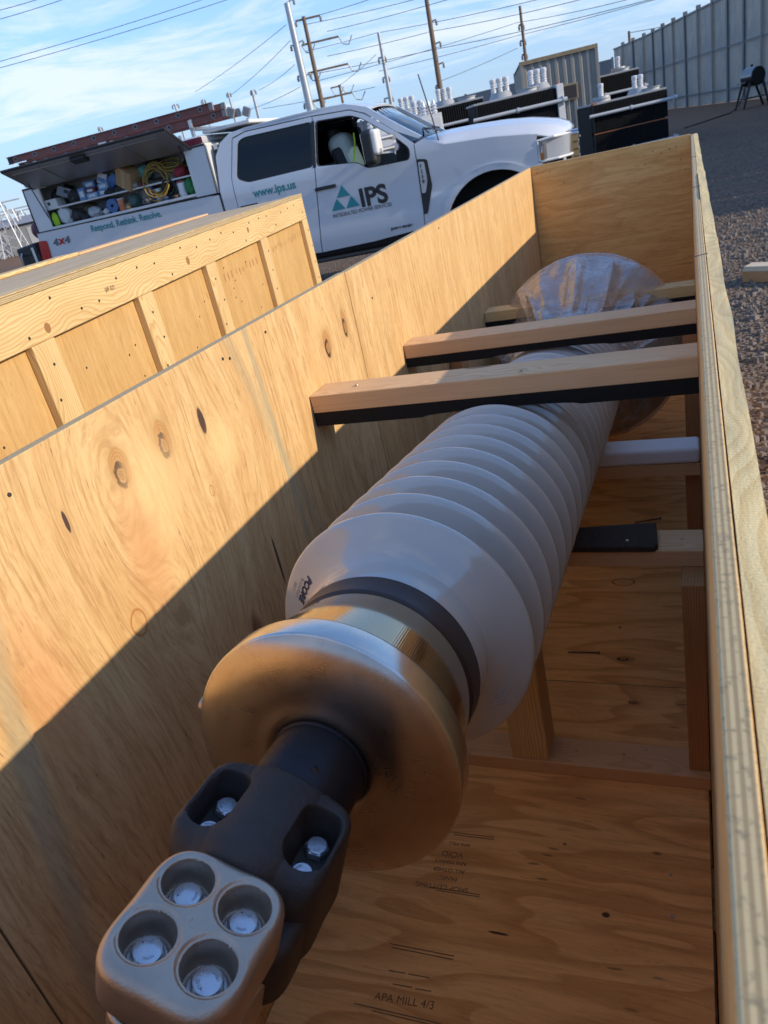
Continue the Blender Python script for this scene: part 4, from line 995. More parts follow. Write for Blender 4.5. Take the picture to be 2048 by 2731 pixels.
# pale work shirt with hi-vis stripe over the front seat
sh = MB().grid(lambda u, v: (-(2.72 + .02 + .32 * u + .03 * math.sin(v * 5 + u * 4)), .44 + .20 * v + .04 * math.sin(u * 3.1) , 1.37 + .52 * (math.sin(min(1, u * 1.25) * 1.571) ** .8) * (1 - .35 * v ** 3) * (1 - .2 * u ** 6)), 20, 12)
sh = MB().cbox((-2.86, .50, 1.58), (.30, .40, .52), Matrix.Rotation(R(-14), 3, 'Y'))
jk = link('work_shirt', sh.mesh('work_shirt', M['pale_cloth']), None, truck.location, truck.rotation_euler, bevel=.12, seg=5); tag(jk, 'pale grey green work shirt with bright yellow stripe on the truck front seat', 'shirt')
part('stripe', MB().tube([(-2.66, .30, 1.80), (-2.665, .285, 1.70), (-2.70, .29, 1.58), (-2.73, .295, 1.45)], .010, 6), M['hi_vis'], jk)
# toolbox topper
cap_ = part('toolbox_body', MB().box((-7.22, .01, 2.055), (-4.475, TW - .01, 2.075)).box((-7.22, .50, 1.50), (-4.475, .515, 2.055)).box((-7.215, .02, 1.515), (-4.48, .50, 1.535)).box((-7.235, .012, 1.515), (-7.215, TW - .012, 2.054))
            .box((-4.478, .012, 1.50), (-4.46, TW - .012, 2.054)).box((-7.2, TW - .03, 1.5), (-4.48, TW - .01, 2.054)), M['white_steel'], truck)
part('door_jamb', MB().box((-4.775, 0.0, 1.495), (-4.479, .03, 2.054)), M['white_paint'], cap_, bevel=.006)
part('door_jamb', MB().box((-7.222, 0.0, 1.512), (-6.985, .03, 2.054)), M['white_paint'], cap_, bevel=.006)
part('sill', MB().box((-6.984, .0, 1.512), (-4.776, .03, 1.545)), M['white_paint'], cap_, bevel=.004)
part('shelf', MB().box((-6.98, .035, 1.752), (-4.78, .495, 1.772)), M['white_steel'], cap_, bevel=.004)
part('weather_strip', MB().tube([(-7.228, -.004, 1.51), (-7.226, -.004, 2.06), (-4.476, -.004, 2.06), (-4.476, -.004, 1.50)], .011, 6).tube([(-7.25, -.004, 1.512), (-4.47, -.004, 1.49)], .007, 6), M['black_plastic'], cap_)
part('roof_stripe', MB().box((-5.2, -.002, 2.08), (-4.49, .012, 2.15)), M['maroon'], cap_)
part('topper_roof', MB().box((-7.2, .012, 2.076), (-4.49, TW - .02, 2.17)), M['white_paint'], cap_, bevel=.03)
# raised lid, hinged along the top, liner below
ang = R(25); Ld = .56
def lidp(s_, k, d): return (-s_, -math.cos(ang) * Ld * k - math.sin(ang) * d, 2.062 + math.sin(ang) * Ld * k - math.cos(ang) * d)
lid = part('toolbox_lid', MB().add([lidp(s_, k, d) for d in (0, .03) for (s_, k) in ((7.03, 0), (4.68, 0), (4.68, 1), (7.03, 1))], [(0, 1, 2, 3), (7, 6, 5, 4), (0, 4, 5, 1), (1, 5, 6, 2), (2, 6, 7, 3), (3, 7, 4, 0)]), M['lid_liner'], truck, bevel=.004, label='raised toolbox lid with grey underside')
part('lid_rim', MB().tube([lidp(4.67, .0, .015), lidp(4.67, 1.01, .015), lidp(7.04, 1.01, .015), lidp(7.04, 0, .015)], .019, 6), M['black_plastic'], lid)
part('latch_rod', MB().tube([lidp(4.85, .86, .04), lidp(6.95, .86, .04)], .008, 6), M['alu'], lid)
part('latch', MB().cbox(lidp(5.95, .82, .05), (.22, .12, .05), Matrix.Rotation(-ang, 3, 'X')), M['black_plastic'], lid, bevel=.015)
for s_ in (5.3, 6.5): part('lid_rib', MB().tube([lidp(s_, .08, .034), lidp(s_ + .02, .92, .034)], .012, 6), M['lid_liner'], lid)
part('lid_stay', MB().cyl((-6.99, .03, 1.60), lidp(6.98, .30, .03), .007, n=6), M['black_plastic'], lid)
part('lid_stay', MB().cyl((-4.80, .03, 1.95), lidp(4.74, .30, .03), .007, n=6), M['black_plastic'], lid)
# rack and rear
for s_ in (4.62, 5.75, 6.95):
    part('rack_post', MB().box((-s_ - .02, .07, 2.17), (-s_ + .02, .11, 2.36)).box((-s_ - .02, .07, 2.235), (-s_ + .02, TW - .07, 2.275)).box((-s_ - .02, TW - .11, 2.17), (-s_ + .02, TW - .07, 2.36)), M['alu'], truck, bevel=.004)
part('rack_panel', MB().box((-4.55, .2, 2.18), (-3.9, TW - .2, 2.22)), M['white_steel'], truck, bevel=.01)
part('tailgate', MB().box((-7.30, .08, .80), (-7.25, TW - .08, 1.46)), M['white_paint'], truck, bevel=.02)
part('rear_bumper', MB().box((-7.42, .05, .62), (-7.28, TW - .05, .80)), M['chrome'], truck, bevel=.03)
part('bed_floor', MB().box((-7.2, .1, .85), (-4.5, TW - .1, .9)), M['black_plastic'], truck)
# lettering on the near side
def decal(body, s0, h0, size, mat, bold=0.0, parent=truck, off=-.006, sx=1.0, rot=0.0, shear=0.0):
    me = text_mesh(body, size, mat, bold, 'LEFT', shear)
    for v in me.vertices:
        u, q = v.co.x * sx, v.co.y; c, s2 = math.cos(rot), math.sin(rot); u, q = u * c - q * s2, u * s2 + q * c
        v.co = (-(s0 - u), wside(s0 - u, h0 + q) + off, h0 + q)
    return link('lettering', me, parent)
fdn = [o for o in COL.objects if o.name == 'front_door'][0]; rdn = [o for o in COL.objects if o.name == 'rear_door'][0]; bdn = [o for o in COL.objects if o.name == 'bed_side'][0]
decal('www.ips.us', 4.01, 1.352, .135, M['teal'], .0035, rdn, sx=.93)
decal('IPS', 2.675, .985, .285, M['black_vinyl'], .010, fdn, sx=1.02)
decal('INTEGRATED POWER SERVICES', 3.055, .925, .060, M['grey_vinyl'], .001, fdn, sx=.90)
decal('Respond. Rethink. Resolve.', 6.42, 1.378, .115, M['teal'], .0025, bdn, sx=.86, rot=-.004)
decal('4', 7.06, 1.315, .105, M['grey_vinyl'], .008, bdn, sx=1.35, shear=.15)
decal('X', 6.965, 1.318, .085, M['red_lens'], .008, bdn, sx=1.25, shear=.15)
decal('4', 6.87, 1.315, .105, M['grey_vinyl'], .008, bdn, sx=1.35, shear=.15)
decal('power stroke', 2.36, .652, .050, M['black_vinyl'], .002, fdn, off=-.009)
def tri(pts, mat, name='emblem'):
    mb = MB().prism(pts, lambda u, v, d: (-u, wside(u, v) - .006 - d, v), 0, .0015); part(name, mb, mat, fdn)
A_, B_, C_ = (2.862, 1.275), (3.055, 1.0), (2.678, 1.0)
mid = lambda p, q: ((p[0] + q[0]) / 2, (p[1] + q[1]) / 2)
for tr_ in ((A_, mid(A_, B_), mid(A_, C_)), (B_, mid(B_, C_), mid(A_, B_)), (C_, mid(A_, C_), mid(B_, C_))):
    cx_, cy_ = sum(p[0] for p in tr_) / 3, sum(p[1] for p in tr_) / 3
    tri([(cx_ + (p[0] - cx_) * .94, cy_ + (p[1] - cy_) * .94) for p in tr_], M['teal'])
for k, ch in enumerate('F250'):
    me = text_mesh(ch, .055, M['black_vinyl'], .002); 
    for v in me.vertices: v.co = (-(1.875 - v.co.x * .9 - .003), wside(1.85, 1.2) - .0175, 1.265 - k * .055 + v.co.y)
    link('lettering', me, fn_)

# ---------------------------------------------------------------- what lies in and on the truck's toolbox
def toT(s_, w_, h): 
    return truck.location + Matrix.Rotation(.12, 3, 'Z') @ Vector((-s_, w_, h))
def boxt(name, s_, w_, h, d, col, label, cat, rot=(0, 0, 0), rough=.6, bevel=.006, kids=None):
    """a small box with a lid flap seam, base at height h on the shelf"""
    m_ = simple(name + '_mat', col, rough, var=.1, scale=12)
    o = link(name, MB().box((-d[0] / 2, -d[1] / 2, 0), (d[0] / 2, d[1] / 2, d[2])).mesh(name, m_), None, toT(s_, w_, h), (rot[0], rot[1], .12 + rot[2]), bevel=bevel)
    tag(o, label, cat)
    for (nm, lo, hi, c2) in (kids or ()):
        part(nm, MB().box(lo, hi), simple(nm + '_mat', c2, .55), o)
    return o
def sack(name, s_, w_, h, d, col, label, cat, seed=0, rough=.7):
    rr = random.Random(seed); ph = Vector((rr.random() * 9, rr.random() * 9, rr.random() * 9))
    def f(u, v):
        th, ph_ = 6.2832 * u, math.pi * (v - .5)
        p = Vector((math.cos(th) * math.cos(ph_), math.sin(th) * math.cos(ph_), math.sin(ph_)))
        k = 1 + .28 * mnoise.noise(p * 1.8 + ph) + .16 * mnoise.noise(p * 4.5 + ph) + .06 * mnoise.noise(p * 10 + ph)
        return (p.x * d[0] / 2 * k, p.y * d[1] / 2 * k, max(0.0, (p.z * k + .8) * d[2] / 1.8))
    o = link(name, MB().grid(f, 28, 16).mesh(name, simple(name + '_mat', col, rough, var=.2, scale=20), True), None, toT(s_, w_, h), (0, 0, rr.random() * 3)); tag(o, label, cat); return o
def coil(name, s_, w_, h, R0, turns, r, col, label, cat, tilt=(1.2, 0, 0), seed=1, squash=1.0):
    rr = random.Random(seed); pts = []
    for i in range(int(turns * 26)):
        a = i / 26 * 6.2832; q = R0 * (1 + .30 * math.sin(a * .37 + seed) + .05 * rr.uniform(-1, 1))
        pts.append((q * math.cos(a), q * math.sin(a) * squash, .03 * math.sin(a * .71) + .012 * (i / 26) - .03))
    o = link(name, MB().tube(pts, r, 6).mesh(name, simple(name + '_mat', col, .5, var=.15), True), None, toT(s_, w_, h), tilt); tag(o, label, cat); return o
SH, FL = 1.773, 1.546
boxt('white_case', 6.945, .14, SH, (.27, .2, .105), (.62, .62, .60), 'white plastic case with a small black mark, left end of the shelf', 'case', kids=[('mark', (-.01, -.102, .035), (.03, -.1005, .075), (.02, .02, .02))])
sack('dark_bag', 6.93, .34, SH, (.30, .22, .22), (.03, .03, .035), 'dark cloth bag behind the white plastic case on the shelf', 'bag', 3)
boxt('tool_case', 6.68, .16, SH + .06, (.27, .22, .10), (.20, .22, .25), 'grey and black hard case leaning on the shelf', 'case', (-.3, .42, 0), kids=[('case_lid', (-.13, -.108, .101), (.13, .105, .112), (.42, .44, .46)), ('latch', (-.03, -.118, .05), (.03, -.109, .09), (.02, .02, .02))])
sack('cable_bundle', 6.56, .12, SH, (.16, .2, .16), (.02, .02, .022), 'black bundle of cables on the shelf beside blue boxes', 'cables', 8)
sack('dark_holdall', 6.80, .36, SH, (.34, .20, .24), (.022, .024, .03), 'black holdall at the back of the shelf behind the hard case', 'bag', 9)
blue, blu2 = (.10, .22, .42), (.22, .36, .52)
n_ = 0
for (s_, w_, h, d, c_, lab, rt) in ((6.40, .12, SH, (.10, .16, .15), blue, 'narrow upright blue box on the shelf', 0), (6.26, .13, SH, (.16, .18, .065), blu2, 'flat pale blue box in the lower row on the shelf', .05), (6.27, .14, SH + .066, (.15, .16, .06), (.16, .03, .04), 'dark red box on a pale blue box', -.1),
        (6.08, .13, SH, (.15, .18, .075), blue, 'flat blue box right of the pale blue box', 0), (6.08, .14, SH + .076, (.14, .15, .07), blu2, 'light blue box stacked on the flat blue box', .08), (6.32, .2, SH + .127, (.15, .14, .085), blue, 'blue box on top of the dark red box', .2)):
    boxt('parts_box', s_, w_, h, d, c_, lab, 'box', (0, 0, rt), kids=[('label_panel', (-d[0] * .3, -d[1] / 2 - .0025, d[2] * .25), (d[0] * .3, -d[1] / 2 - .0008, d[2] * .75), (.6, .62, .64))])
boxt('parts_box', 6.12, .17, SH + .15, (.12, .12, .13), (.55, .60, .66), 'blue and white carton tilted on the stacked blue boxes', 'box', (.1, .5, .2), kids=[('label_panel', (-.05, -.0625, .02), (.05, -.0608, .07), (.10, .2, .4))])
boxt('parts_box', 5.93, .22, SH + .10, (.15, .15, .12), (.07, .17, .40), 'bright blue box leaning against the brown carton', 'box', (0, -.45, 0))
cb = boxt('cardboard_box', 5.74, .15, SH + .035, (.26, .22, .23), (.36, .22, .105), 'brown cardboard carton tipped on its edge on the shelf', 'box', (.12, .5, -.3), .8, kids=[('tape', (-.03, -.112, .0), (.03, -.1105, .232), (.42, .29, .15))])
sack('green_cloth', 5.49, .2, SH + .08, (.18, .16, .16), (.10, .30, .26), 'teal green cloth bunched beside the yellow hose', 'cloth', 4)
sack('grey_sack', 5.42, .36, SH + .04, (.4, .2, .26), (.16, .15, .15), 'grey sack at the back of the shelf behind the yellow hose', 'bag', 14)
coil('yellow_hose', 5.30, .06, SH + .02, .16, 5, .0095, (.30, .19, .03), 'yellow air hose coiled and hanging over the shelf edge', 'hose', (1.35, .1, .1), 2, 1.15)
coil('yellow_hose', 5.08, .16, SH + .16, .15, 4, .0095, (.29, .19, .035), 'loose yellow hose piled high on the right of the shelf', 'hose', (.5, .1, .3), 5, .55)
sack('red_bag', 4.96, .13, SH, (.20, .16, .12), (.28, .02, .03), 'small red tool bag at the right end of the shelf', 'bag', 6)
sack('dark_pack', 4.90, .36, SH, (.22, .18, .2), (.03, .028, .03), 'dark pack behind the small red tool bag', 'bag', 16)
sack('white_bag', 6.80, .13, FL, (.20, .18, .22), (.58, .60, .60), 'white bag standing at the bottom left of the toolbox', 'bag', 7)
sack('neon_gloves', 6.945, .08, FL, (.07, .10, .17), (.36, .62, .03), 'neon green work gloves at the left corner of the toolbox', 'gloves', 8)
for i, (s_, w_, dd, c_, lab) in enumerate(((6.62, .16, (.24, .2, .15), (.03, .028, .025), 'black tool pouch right of the white bag'), (6.50, .3, (.26, .2, .2), (.10, .085, .05), 'brown canvas bag behind the black pouch'), (6.34, .12, (.22, .16, .12), (.42, .42, .43), 'pale plastic wrapped parts at the front of the toolbox'),
        (6.24, .3, (.3, .2, .2), (.09, .09, .10), 'charcoal bundle under the shelf behind the wrapped parts'), (5.74, .16, (.22, .2, .16), (.06, .10, .09), 'dark green pouch beside the orange tin'), (5.58, .3, (.3, .2, .22), (.30, .30, .28), 'pale grey rag pile under the shelf'), (5.50, .1, (.26, .16, .09), (.11, .11, .115), 'grey heap of metal fittings at the front edge'), (5.36, .32, (.24, .2, .22), (.17, .16, .14), 'grey brown bag behind the blue can'))):
    sack('tool_bag', s_, w_, FL, dd, c_, lab, 'bag', 20 + i)
rc_ = random.Random(77)
for i, (nm_, lab) in enumerate((('strap_bundle', 'black strap bundle tucked between the stacked blue boxes and the carton'), ('parts_bag', 'small grey parts bag lying at the front of the shelf by the carton'), ('rag', 'crumpled dark red rag at the shelf front under the hose'), ('parts_bag', 'small white parts bag in front of the blue cable reel'), ('glove', 'single dark work glove on the toolbox floor left of the reel'), ('parts_bag', 'small tan parts bag between the orange tin and the green pouch'), ('rag', 'crumpled blue rag between the white bucket and the black cable'), ('strap_bundle', 'brown strap bundle at the front right of the toolbox floor'))):
    s_, w_, h_, d_, c_ = ((6.00, .07, SH, (.14, .1, .07), (.02, .02, .02)), (5.60, .06, SH, (.13, .1, .06), (.25, .25, .24)), (5.50, .07, SH, (.12, .1, .05), (.14, .02, .02)), (6.14, .07, FL, (.11, .09, .07), (.5, .5, .5)), (6.48, .08, FL, (.15, .1, .06), (.03, .03, .035)), (5.80, .07, FL, (.10, .09, .08), (.28, .2, .11)), (5.22, .06, FL, (.12, .1, .06), (.04, .08, .2)), (5.06, .06, FL, (.13, .09, .05), (.13, .08, .04)))[i]
    sack(nm_, s_, w_, h_, d_, c_, lab, nm_.replace('_', ' '), 50 + i)
def can(name, s_, w_, h, r, hh, col, label, cat, band=None):
    o = link(name, MB().ring((Vector((0, 0, 0)), Vector((0, 0, 1)), Vector((1, 0, 0)), Vector((0, 1, 0))), [(0, r * .93), (hh * .04, r), (hh * .94, r), (hh, r * .9), (hh, .001)], 24, True).mesh(name, simple(name + '_mat', col, .35), 40), None, toT(s_, w_, h)); tag(o, label, cat)
    part('rim', MB().ring((Vector((0, 0, hh * .9)), Vector((0, 0, 1)), Vector((1, 0, 0)), Vector((0, 1, 0))), [(0, r * 1.0), (.004, r * 1.05), (.012, r * 1.05), (.016, r)], 24), simple('can_rim', band or (.5, .5, .5), .4), o); return o
fr = Vector
o = link('cable_reel', MB().ring((fr((0, 0, .085)), fr((0, 1, 0)), fr((1, 0, 0)), fr((0, 0, 1))), [(0, .02), (0, .085), (.01, .085), (.012, .05), (.07, .05), (.072, .085), (.082, .085), (.082, .02)], 28).mesh('cable_reel', simple('reel_blue', (.05, .12, .30), .4), 40), None, toT(6.03, .06, FL), (0, 0, .12)); tag(o, 'blue cable reel standing on edge in the lower toolbox', 'reel')
part('wire_winding', MB().ring((fr((0, .014, .085)), fr((0, 1, 0)), fr((1, 0, 0)), fr((0, 0, 1))), [(0, .05), (0, .07), (.054, .07), (.054, .05)], 28), simple('wire', (.35, .33, .30), .4), o)
can('orange_tin', 5.89, .07, FL, .045, .15, (.50, .16, .07), 'orange tin beside the blue cable reel', 'tin')
can('blue_can', 5.45, .12, FL + .02, .05, .20, (.04, .10, .36), 'tall blue can under the hanging yellow hose', 'can', (.7, .7, .7))
can('white_bucket', 5.33, .12, FL, .065, .16, (.66, .67, .67), 'white bucket beside the tall blue can', 'bucket')
coil('black_cable', 5.14, .06, FL + .12, .085, 4, .013, (.015, .015, .017), 'thick black cable coil in the lower right of the toolbox', 'cable', (1.45, 0, .12), 7)
can('white_jug', 4.985, .09, FL, .055, .18, (.70, .70, .69), 'white jug between the black cable and the green bag', 'jug', (.4, .02, .03))
sack('green_bag', 4.855, .12, FL, (.20, .18, .20), (.03, .19, .06), 'bright green bag in the lower right corner of the toolbox', 'bag', 31)
sack('brown_bag', 4.90, .34, FL, (.3, .18, .25), (.22, .17, .13), 'tan bag behind the green bag', 'bag', 32)

# extension ladder lashed on the roof rack
M['fibre'] = simple('red_fibreglass', (0.19, 0.062, 0.050), 0.6, var=0.45, scale=7)
M['alu_dull'] = simple('dull_aluminium', (0.26, 0.255, 0.25), 0.55, 0.6, var=0.3, scale=20)
def ladder():
    t = thing('extension_ladder', 'long weathered red extension ladder lying on the truck roof rack', 'ladder', truck.location, (0, 0, .12))
    for (za, sa, sb, w0, wid) in ((2.30, 7.25, 4.15, .16, .44), (2.405, 7.42, 4.32, .20, .38)):
        for k, wy in enumerate((w0, w0 + wid)):
            r_ = part('rail', MB().box((-sa, wy - .004, za), (-sb, wy + .004, za + .088)).box((-sa, wy - (.024 if k == 0 else 0), za), (-sb, wy + (0 if k == 0 else .024), za + .007)).box((-sa, wy - (.024 if k == 0 else 0), za + .081), (-sb, wy + (0 if k == 0 else .024), za + .088)), M['fibre'], t)
            for s_, nm in ((sa - .04, 'end_cap'), (sb + .02, 'end_cap')):
                part(nm, MB().box((-s_ - .03, wy - .015, za - .003), (-s_ + .03, wy + .015, za + .091)), M['black_plastic'] if s_ > 6 else M['alu_dull'], r_, bevel=.006)
        n = 10
        for i in range(n):
            s_ = sb + .17 + (sa - sb - .3) * i / (n - 1)
            rg = part('rung', MB().cyl((-s_, w0 - .006, za + .044), (-s_, w0 + wid + .006, za + .044), .016, n=12), M['alu'], t, smooth=40)
            part('rung_flange', MB().cyl((-s_, w0 - .009, za + .044), (-s_, w0 - .004, za + .044), .031, n=14), M['alu_dull'], rg, smooth=40)
            part('rung_hole_dark', MB().cyl((-s_, w0 - .012, za + .044), (-s_, w0 - .0092, za + .044), .020, n=14), M['black_plastic'], rg, smooth=40)  # black disc standing in for the shaded hollow of the rung end
    part('sticker', MB().box((-5.98, .1345, 2.315), (-5.86, .1355, 2.375)), M['white_steel'], t)
    for sx, wy in ((4.10, .18), (4.06, .60)): part('shoe', MB().cbox((-sx, wy, 2.33), (.10, .05, .11), Matrix.Rotation(.5, 3, 'Y')), M['alu_dull'], t, bevel=.012)
ladder()

# things behind the tailgate
bc = link('black_case', MB().cbox((0, 0, .30), (.34, .5, .58), Matrix.Rotation(R(-6), 3, 'Y')).mesh('black_case', M['black_plastic']), None, toT(7.58, .35, .80), (0, 0, .12), bevel=.03); tag(bc, 'black moulded tool case standing on the bumper behind the tail light', 'tool case')
for z in (.12, .30, .48): part('rib', MB().cbox((-.01, -.255, z), (.30, .02, .035)), M['black_plastic'], bc, bevel=.006)
part('handle', MB().tube([(-.1, -.27, .5), (-.1, -.31, .46), (-.1, -.31, .2), (-.1, -.27, .16)], .012), M['alu'], bc)
part('case_strap', MB().cbox((.09, -.256, .30), (.04, .02, .5)), M['alu'], bc)
rb = link('maroon_bag', MB().grid(lambda u, v: (.24 * math.cos(6.2832 * u) * math.sin(math.pi * v) ** .6, .22 * math.sin(6.2832 * u) * math.sin(math.pi * v) ** .6, .14 * (1 - math.cos(math.pi * v)) + .03 * mnoise.noise(Vector((u * 6, v * 5, 1)))), 24, 14).mesh('maroon_bag', simple('maroon_cloth', (.10, .012, .022), .7), True), None, toT(7.42, .5, 1.40), (0, 0, 0)); tag(rb, 'dark maroon bag resting on the black case behind the truck', 'bag')
hh = link('hard_hat', MB().ring((fr((0, 0, 0)), fr((0, 0, 1)), fr((1, 0, 0)), fr((0, .85, 0))), [(0, .16), (.006, .16), (.008, .125), (.05, .122), (.09, .105), (.12, .07), (.135, .02), (.136, .001)], 28).mesh('hard_hat', simple('hat_yellow', (.75, .36, .015), .3, coat=.5), 50), None, toT(7.45, .50, 1.675), (0, .1, 0)); tag(hh, 'orange yellow hard hat on the maroon bag behind the truck', 'hard hat')
part('brim', MB().grid(lambda u, v: ((.155 + .07 * v) * math.cos(-.9 + 1.8 * u), (.13 + .06 * v) * math.sin(-.9 + 1.8 * u), .003 - .015 * v), 14, 3), simple('hat_brim', (.70, .33, .015), .3), hh)

# ---------------------------------------------------------------- transformers and shipping container
M['fin'] = simple('black_fin', (0.016, 0.0165, 0.018), 0.7, var=0.3, scale=5, spec=0.15)
M['tank_unused'] = simple('grey_tank_b', (0.36, 0.37, 0.38), 0.5, var=0.15, scale=4)
M['pipe'] = simple('pale_pipe', (0.40, 0.42, 0.44), 0.45, var=0.12, scale=6)
M['bushing_grey'] = simple('pale_porcelain', (0.62, 0.63, 0.64), 0.3)
M['rust'] = simple('rust_orange', (0.36, 0.13, 0.06), 0.8, var=0.4, scale=20)
def transformer(x, y, rz, Lx, Dy, top, label, white_end=False, pipes=(.80, .20), bush_=(.3, .7), nf=40, manh=(), rust=False, tier=True):
    t = thing('power_transformer', label, 'transformer', (x, y, 0), (0, 0, rz), 'power transformers parked on the gravel')
    part('tank', MB().box((0, .18, .12), (Lx, Dy - .18, top - .05)), M['fin'], t, bevel=.02)
    part('tank_lid', MB().box((-.03, .12, top - .05), (Lx + .03, Dy - .12, top)), M['tank'], t, bevel=.01)
    part('base', MB().box((.1, .2, 0), (Lx - .1, .36, .12)).box((.1, Dy - .36, 0), (Lx - .1, Dy - .2, .12)), M['fin'], t)
    fm = {}
    def fins(z0, z1):
        me = MB().box((0, 0, z0), (Lx / nf * .42, .20, z1)).mesh('cooling_fin', M['fin'])
        for i in range(nf):
            for yy in (-.02, Dy - .18): link('cooling_fin', me, t, (Lx * (i + .3) / nf, yy, 0))
    if tier:
        fins(.20, top * .50 - .03); fins(top * .50 + .03, top - .06)
        part('rust_band', MB().box((0, .01, top * .5 - .02), (Lx, .03, top * .5 + .01)), M['rust'], t)
    else: fins(.2, top - .06)
    for k in pipes:
        z = top * k; part('header_pipe', MB().cyl((-.12, -.085, z), (Lx + .12, -.085, z), .045, n=12).cyl((Lx * .5 - .03, -.085, z), (Lx * .5 + .03, -.085, z), .062, n=12), M['pipe'], t, smooth=40)
        part('valve', MB().cyl((Lx + .12, -.085, z - .08), (Lx + .12, -.085, z + .09), .035, n=10).cyl((Lx + .12, -.085, z), (Lx + .22, -.085, z), .06, n=10), M['pipe'], t, smooth=40)
    if white_end:
        we = part('end_frame', MB().box((Lx + .005, -.05, .2), (Lx + .17, .24, top + .01)), M['white_steel'], t, bevel=.01)
        part('rust_patch', MB().cyl((Lx + .08, .05, top + .011), (Lx + .08, .05, top + .05), .05, .03, 10), M['rust'], we)
    for k, n in bush_ if bush_ and isinstance(bush_[0], tuple) else [(k, 1) for k in bush_]:
        x0 = Lx * k
        tu = part('turret', MB().cyl((x0, Dy * .4, top), (x0, Dy * .4, top + .14), .25 if n == 1 else .3, .22, 20), M['tank'], t, smooth=40)
        for i in range(n):
            xb = x0 + (i - (n - 1) / 2) * .16
            prof = [(0, .065), (.05, .065)]
            for q in range(3): prof += [(.06 + q * .055, .062), (.072 + q * .055, .085), (.088 + q * .055, .062)]
            prof += [(.23, .07), (.25, .078), (.31, .078), (.33, .05)]
            part('bushing', MB().ring((Vector((xb, Dy * .4, top + .12)), Vector((0, 0, 1)), Vector((1, 0, 0)), Vector((0, 1, 0))), prof, 14, False, True), M['bushing_grey'], tu, smooth=40)
    for k in manh:
        part('manhole', MB().cyl((Lx * k, Dy * .3, top), (Lx * k, Dy * .3, top + .07), .24, n=20).cyl((Lx * k, Dy * .3, top + .07), (Lx * k, Dy * .3, top + .085), .27, n=20), M['pipe'], t, smooth=40)
    if rust: part('rust_patch', MB().box((.0, -.015, top - .02), (.12, .1, top + .02)), M['rust'], t, bevel=.008)
    return t
transformer(-1.58, 23.40, .40, 2.02, 1.5, 1.47, 'black finned transformer nearest the fence, two pale pipes across its front', False, (.80, .14), ((.22, 1), (.72, 2)), 44, (.18, .86), True)
transformer(-2.75, 28.1, .40, 2.30, 1.5, 2.20, 'black finned transformer standing right behind the one nearest the fence', False, (.74, .42), ((.25, 1), (.80, 1)), 40, (.35, .82), False)
transformer(-3.90, 20.0, .42, 1.95, 1.3, 2.06, 'tall black finned transformer behind the truck hood with a white end frame', True, (.83, .30), ((.38, 3), (.86, 3)), 44, (.7,), False)
transformer(-5.55, 20.2, .42, .42, 1.2, 2.02, 'small black finned transformer beside the white cabinets', False, (.7,), ((.5, 2),), 8, (), False, False)
transformer(-6.9, 22.6, .42, 2.6, 1.3, 2.30, 'black finned transformer far behind the truck windshield', False, (.78, .4), ((.2, 3), (.62, 3)), 40, (.85,), False)
def cabinet(x, y, rz, wd, hh_, label):
    t = thing('control_cabinet', label, 'cabinet', (x, y, 0), (0, 0, rz), 'white cabinets behind the truck hood')
    part('cabinet_body', MB().box((0, 0, .1), (wd, .5, hh_)), M['white_steel'], t, bevel=.01)
    part('cabinet_door', MB().box((.04, -.02, .2), (wd - .04, -.001, hh_ - .08)), M['white_steel'], t, bevel=.006)
    part('door_handle', MB().box((wd - .12, -.05, hh_ * .7), (wd - .09, -.021, hh_ * .8)), M['black_plastic'], t)
    part('plinth', MB().box((.03, .03, 0), (wd - .03, .47, .1)), M['fin'], t)
    for i in range(3):
        part('bushing', MB().ring((Vector((wd * (.25 + .25 * i), .25, hh_)), Vector((0, 0, 1)), Vector((1, 0, 0)), Vector((0, 1, 0))), [(0, .05), (.05, .085), (.07, .05), (.12, .085), (.14, .05), (.19, .08), (.21, .05), (.30, .03), (.30, .001)], 12), M['bushing_grey'], t, smooth=40)
cabinet(-5.12, 19.45, .42, .50, 2.06, 'white cabinet with three porcelain knobs right beside the tall finned transformer')
cabinet(-6.45, 19.0, .42, .72, 1.98, 'wider white cabinet with three porcelain knobs close to the truck windshield')

